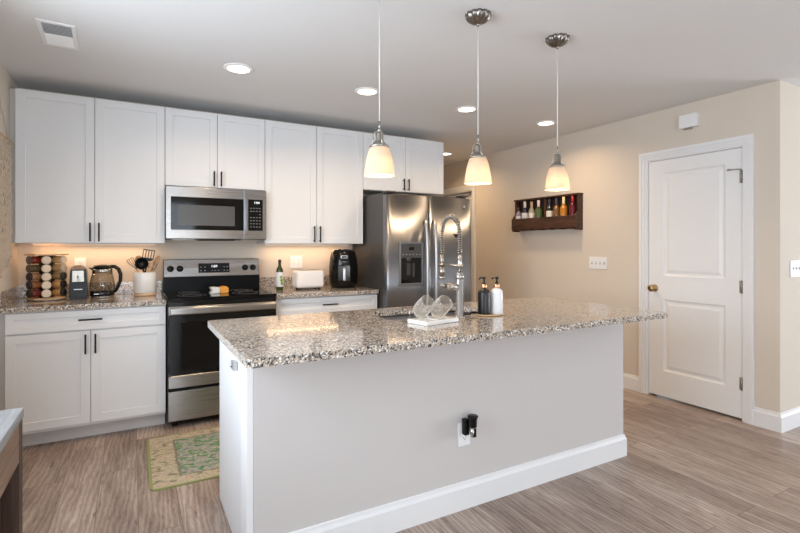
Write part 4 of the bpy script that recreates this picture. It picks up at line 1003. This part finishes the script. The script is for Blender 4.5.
utensil('wooden_spatula', 'pale wooden spatula leaning right in the white crock', 'utensil', (KX-0.040, KY-0.010, zb), (KX+0.062, KY+0.030, zb+0.195), spoon_head(0.022, 0.090), M['utwood'], M['utwood'])
utensil('whisk', 'dark wire whisk leaning left in the white crock', 'utensil', (KX+0.040, KY-0.020, zb), (KX-0.060, KY-0.010, zb+0.170), whisk_head, M['utwood'], mat('dark_wire', (70, 52, 42), 0.35, 0.7))
utensil('kitchen_tongs', 'metal tongs leaning right in the white crock', 'utensil', (KX-0.020, KY-0.040, zb), (KX+0.055, KY-0.030, zb+0.170), tong_head, M['nickel'], M['nickel'], 0.004)
utensil('wooden_spoon', 'pale wooden spoon standing at the front middle of the white crock', 'utensil', (KX-0.010, KY-0.040, zb), (KX+0.024, KY-0.048, zb+0.175), spoon_head(0.014, 0.05), M['utwood'], M['utwood'])

# small packet on the cooktop
t = thing('snack_packet', 'small white and orange packet on the black cooktop', 'packet', (1.295, -0.42, 0.9287), 0.05)
orm = mat('orange_foil', (226, 158, 60), 0.35, var=0.12, nscale=40); wtm = mat('white_foil', (222, 222, 218), 0.35, var=0.06, nscale=40)
m = MB(); m.prism([(-0.074, 0), (-0.056, 0.020), (-0.072, 0.046), (-0.040, 0.050), (-0.001, 0.044), (-0.001, 0)], 'y', -0.04, 0.04, bev=0.004); m.build('white_half', wtm, t, False)
m = MB(); m.prism([(0.0, 0), (0.0, 0.046), (0.030, 0.052), (0.060, 0.048), (0.068, 0.024), (0.064, 0)], 'y', -0.04, 0.04, bev=0.005); m.build('orange_half', orm, t, False)

# ================================================================== THINGS ON THE RIGHT WORKTOP
t = thing('oil_bottle', 'green glass oil bottle with white and green label beside the range', 'bottle', (1.822, -0.255, Z0))
MB().lathe([(0, 0.001), (0.029, 0), (0.031, 0.004), (0.031, 0.165), (0.028, 0.182), (0.016, 0.205), (0.0125, 0.215), (0.0115, 0.245), (0, 0.245)], 28).build('body', M['greenglass'], t, False)
MB().lathe([(0.0118, 0.236), (0.0135, 0.237), (0.0135, 0.266), (0, 0.267)], 20).build('cap', mat('dark_brown_cap', (40, 34, 28), 0.4), t, False)
lb = MB().lathe([(0.0313, 0.030), (0.0318, 0.031), (0.0318, 0.155), (0.0313, 0.156)], 28).build('paper_label', wh, t, False)
gm = mat('leaf_green_print', (128, 168, 62), 0.6)
m = MB()
for zc, r_, dx in ((0.115, 0.012, 0.10), (0.088, 0.015, 0.25), (0.060, 0.014, 0.35)):
    a = -PI/2+dx; m.lathe([(0, 0), (r_, 0), (r_, 0.0008), (0, 0.0009)], 16, mt=Matrix.Translation((0.0318*math.cos(a), 0.0318*math.sin(a), zc)) @ Matrix.Rotation(a, 4, 'Z') @ Matrix.Rotation(PI/2, 4, 'Y'))
m.build('leaf_print', gm, lb, False)

t = thing('toaster', 'white two-slot toaster on the worktop between oil bottle and air fryer', 'toaster', (2.075, -0.270, Z0), 0.03)
m = MB(); W_ = 0.128; D_ = 0.078
def rbox(m, x0, x1, y0, y1, z0, z1, r, seg=5): m.box(x0, x1, y0, y1, z0, z1, r, seg); return m
rbox(m, -W_, W_, -D_, D_, 0.014, 0.168, 0.026, 5); sh = m.build('shell', M['toast'], t, False)
m = MB()
for y in (-0.032, 0.032): m.box(-0.095, 0.095, y-0.013, y+0.013, 0.1683, 0.1695)
m.build('slots', M['slot'], sh, False)
for x in (-0.085, 0.085):
    for y in (-0.05, 0.05): MB().cyl((x, y, 0), (x, y, 0.0138), 0.013, 12).build('foot', M['rubber'], t, False)
m = MB(); m.box(W_+0.0003, W_+0.020, -0.022, 0.022, 0.105, 0.120, 0.004); m.build('lever', M['white'], t, False)
m = MB(); m.box(-0.092, 0.092, -0.058, 0.058, 0.0075, 0.0137); m.build('crumb_tray', M['slot'], t, False)

t = thing('air_fryer', 'glossy black egg-shaped air fryer next to the refrigerator', 'air fryer', (2.415, -0.272, Z0), 0.0)
prof = [(0, 0), (0.105, 0), (0.118, 0.008), (0.130, 0.05), (0.1345, 0.12), (0.134, 0.20), (0.125, 0.275), (0.112, 0.322), (0.094, 0.346), (0.060, 0.356), (0, 0.358)]
MB().lathe(prof, 48, sy=1.0).build('housing', M['blackgloss'], t, False)
FA = Matrix.Rotation(-0.34, 4, 'Z')
def fpl(m, x0, x1, z0, z1, rf, th, bev): m.box(x0, x1, -rf-th, -rf, z0, z1, bev, 3, FA)
m = MB(); fpl(m, -0.032, 0.032, 0.268, 0.302, 0.112, 0.016, 0.007); dsp = m.build('display_bezel', M['silver'], t, False)
m = MB(); fpl(m, -0.024, 0.024, 0.276, 0.294, 0.1282, 0.002, 0.0008); m.build('display', M['blackg'], dsp, False)
m = MB(); m.box(-0.062, 0.062, -0.150, -0.118, 0.060, 0.215, 0.012, 4, FA); ba = m.build('basket_front', M['blackgloss'], t, False)
m = MB(); m.box(-0.013, 0.013, -0.172, -0.1505, 0.072, 0.188, 0.008, 3, FA); m.build('handle', M['silver'], ba, False)
m = MB(); m.box(-0.018, 0.018, -0.1305, -0.1270, 0.240, 0.245, 0, 2, FA); m.build('maker_mark', M['legend'], t, False)

# ================================================================== THINGS ON THE ISLAND
# soap bottles on a bamboo tray
t = thing('soap_tray', 'small oval bamboo tray under the two soap dispensers', 'tray', (2.432, -2.352, Z0), -0.25)
MB().lathe([(0, 0), (0.036, 0), (0.040, 0.003), (0.040, 0.009), (0.037, 0.009), (0.036, 0.005), (0, 0.005)], 40, sx=2.1, sy=1.15).build('dish', M['lightwood'], t, False)
def dispenser(x, y, body, label, rz):
    t = thing('soap_dispenser', label, 'soap dispenser', (x, y, Z0+0.0056), rz, 'soap dispensers by the sink')
    MB().lathe([(0, 0.001), (0.031, 0), (0.034, 0.003), (0.0345, 0.008), (0.0345, 0.118), (0.032, 0.130), (0.024, 0.139), (0.015, 0.143), (0.013, 0.147), (0, 0.147)], 36).build('body', body, t, False)
    MB().lathe([(0, 0.1473), (0.0155, 0.1473), (0.0160, 0.149), (0.0160, 0.167), (0.0145, 0.169), (0, 0.169)], 28).build('collar', M['copper'], t, False)
    m = MB(); m.cyl((0, 0, 0.1693), (0, 0, 0.178), 0.010, 16); m.cyl((0, 0, 0.178), (0, 0, 0.202), 0.0048, 12); m.cyl((0, 0, 0.196), (0, 0, 0.209), 0.0095, 16)
    m.tube([(0, 0, 0.204), (-0.018, 0, 0.2055), (-0.034, 0, 0.203), (-0.040, 0, 0.197)], 0.0048, 8); m.build('pump', M['pump'], t, False)
    return t
dispenser(2.395, -2.345, M['blackbottle'], 'matte black soap dispenser with copper collar on the bamboo tray', 0.2)
dispenser(2.472, -2.360, M['whitebottle'], 'white soap dispenser with copper collar on the bamboo tray', 0.2)

# faucet
QX, QY = 2.236, -2.335
t = thing('faucet', 'tall spring-neck pull-down kitchen faucet in brushed nickel', 'faucet', (QX, QY, Z0))
m = MB(); m.lathe([(0, 0), (0.030, 0), (0.031, 0.004), (0.026, 0.008), (0.0210, 0.012), (0.0210, 0.236), (0.0175, 0.244), (0, 0.245)], 32); m.lathe([(0.0210, 0.206), (0.0245, 0.208), (0.0245, 0.232), (0.0210, 0.234)], 32); m.build('column', M['chrome'], t, False)
m = MB(); m.cyl((-0.015, 0, 0.165), (-0.078, 0.0, 0.167), 0.0185, 24, r2=0.016); m.cyl((-0.078, 0, 0.167), (-0.094, 0, 0.168), 0.018, 24)
m.tube([(-0.092, 0, 0.170), (-0.115, -0.004, 0.178), (-0.138, -0.008, 0.182)], 0.006, 10, rr=[0.008, 0.007, 0.010]); m.build('lever', M['nickel'], t, False)
m = MB(); m.cyl((0, 0, 0.2455), (0, 0, 0.342), 0.0115, 20); m.build('riser', M['chrome'], t, False)
arc = []; Rr = 0.085
for i in range(41):
    a = PI*i/40; arc.append(Vector((0, Rr-Rr*math.cos(a), 0.455+1.12*Rr*math.sin(a))))
path = [Vector((0, 0, 0.342+0.113*i/10)) for i in range(10)]+arc+[Vector((0, 2*Rr, 0.455-0.115*i/10)) for i in range(1, 11)]
MB().tube(path, 0.0068, 10).build('hose', mat('dark_grey_hose', (70, 68, 66), 0.5), t, False)
cum = [0]
for p_, q_ in zip(path, path[1:]): cum.append(cum[-1]+(q_-p_).length)
tot = cum[-1]; turns = 40; NP = turns*12; pts = []
j = 0
for i in range(NP+1):
    s_ = tot*i/NP
    while j < len(path)-2 and cum[j+1] < s_: j += 1
    u = (s_-cum[j])/max(1e-9, cum[j+1]-cum[j]); p_ = path[j].lerp(path[j+1], u)
    tg = (path[j+1]-path[j]).normalized(); n1 = Vector((1, 0, 0)); n2 = tg.cross(n1)
    a = 2*PI*turns*i/NP; pts.append(p_+0.0125*(math.cos(a)*n1+math.sin(a)*n2))
MB().tube(pts, 0.0026, 6).build('spring', M['nickel'], t, False)
m = MB(); ye = 2*Rr
m.cyl((0, ye, 0.342), (0, ye, 0.270), 0.0095, 18, r2=0.0115); m.cyl((0, ye, 0.270), (0, ye, 0.215), 0.0115, 18, r2=0.016); m.cyl((0, ye, 0.215), (0, ye, 0.198), 0.016, 20, r2=0.021); m.build('spray_head', M['nickel'], t, False)
m = MB(); m.tube([(0, 0.010, 0.279), (0, 0.09, 0.280), (0, ye-0.016, 0.280)], 0.006, 10); m.lathe([(0.0122, -0.006), (0.0175, -0.006), (0.0175, 0.008), (0.0122, 0.008)], 24, c=(0, ye, 0.280), close=True); m.lathe([(0.0118, -0.010), (0.0165, -0.010), (0.0165, 0.010), (0.0118, 0.010)], 20, c=(0, 0, 0.279), close=True)
m.build('docking_arm', M['nickel'], t, False)
m = MB(); m.cyl((-0.014, 0.022, 0.440), (0.014, 0.022, 0.440), 0.008, 14); m.cyl((0, 0.014, 0.440), (0, 0.052, 0.448), 0.005, 10); m.build('spring_clip', M['blackm'], t, False)
t = thing('dish_cloth', 'crumpled black and grey scrubber cloth behind the faucet at the sink edge', 'cloth', (2.33, -2.318, Z0), 0.2)
m = MB(); pts = []
for i in range(30): pts.append((-0.09+0.19*i/29, 0.012*math.sin(i*0.5), 0.007+0.010*abs(math.sin(i*0.12))))
m.tube(pts, 0.006, 8); m.build('strap', M['rubber'], t, False)

# drying rack with glasses
RXc, RYc, RR = 2.024, -2.400, 0.20
rk = thing('glass_rack', 'white glass drying stand with clear posts on the island by the sink', 'drying rack', (RXc, RYc, Z0), RR)
LX, LY = 0.112, 0.072
MB().box(-LX, LX, -LY, LY, 0, 0.020, 0.003).build('base_tray', M['whiteg'], rk, False)
for px, py in ((-LX+0.008, -LY+0.008), (LX-0.008, -LY+0.008), (-LX+0.008, LY-0.008), (LX-0.008, LY-0.008)):
    MB().cyl((px, py, 0.0203), (px, py, 0.078), 0.0035, 10).build('post', M['acrylic'], rk, False)
def tumbler_mesh():
    out = [(0.0, 0.0), (0.014, 0.001), (0.028, 0.008), (0.038, 0.024), (0.0425, 0.046), (0.0420, 0.070), (0.0405, 0.092), (0.0395, 0.112)]
    inn = [(max(0, r-0.0026), z+(0.004 if i < 3 else 0)) for i, (r, z) in enumerate(out)]
    m = MB(); m.lathe(out+[(0.0383, 0.1140)]+inn[::-1], 36); return m
tm = tumbler_mesh().build('drinking_glass', M['clear'], None)
CR = Vector((0.873, -0.4875, 0)); CT_ = Vector((-0.4875, -0.873, 0))
ax = (0.055*CR+0.072*CT_+Vector((0, 0, 0.080))).normalized()
for i, (off, lab) in enumerate(((-0.058, 'clear stemless glass tilted on the left of the white drying stand'), (0.030, 'clear stemless glass tilted on the right of the white drying stand, nearest the faucet'))):
    o = tm if i == 0 else tm.copy()
    if i: COL.objects.link(o)
    o.location = Vector((RXc, RYc, Z0+0.0650))+CR*off-ax*0.046
    o.rotation_mode = 'QUATERNION'; o.rotation_quaternion = ax.to_track_quat('Z', 'Y')
    tag(o, lab, 'glass', 'clear glasses on the drying stand')
for i, lx in enumerate((-0.03, 0.05)): MB().tube([(lx, -LY+0.012, 0.0212), (lx, 0, 0.0212), (lx, LY-0.012, 0.0212)], 0.0012, 8).build('ridge', M['whiteg'], rk, False)
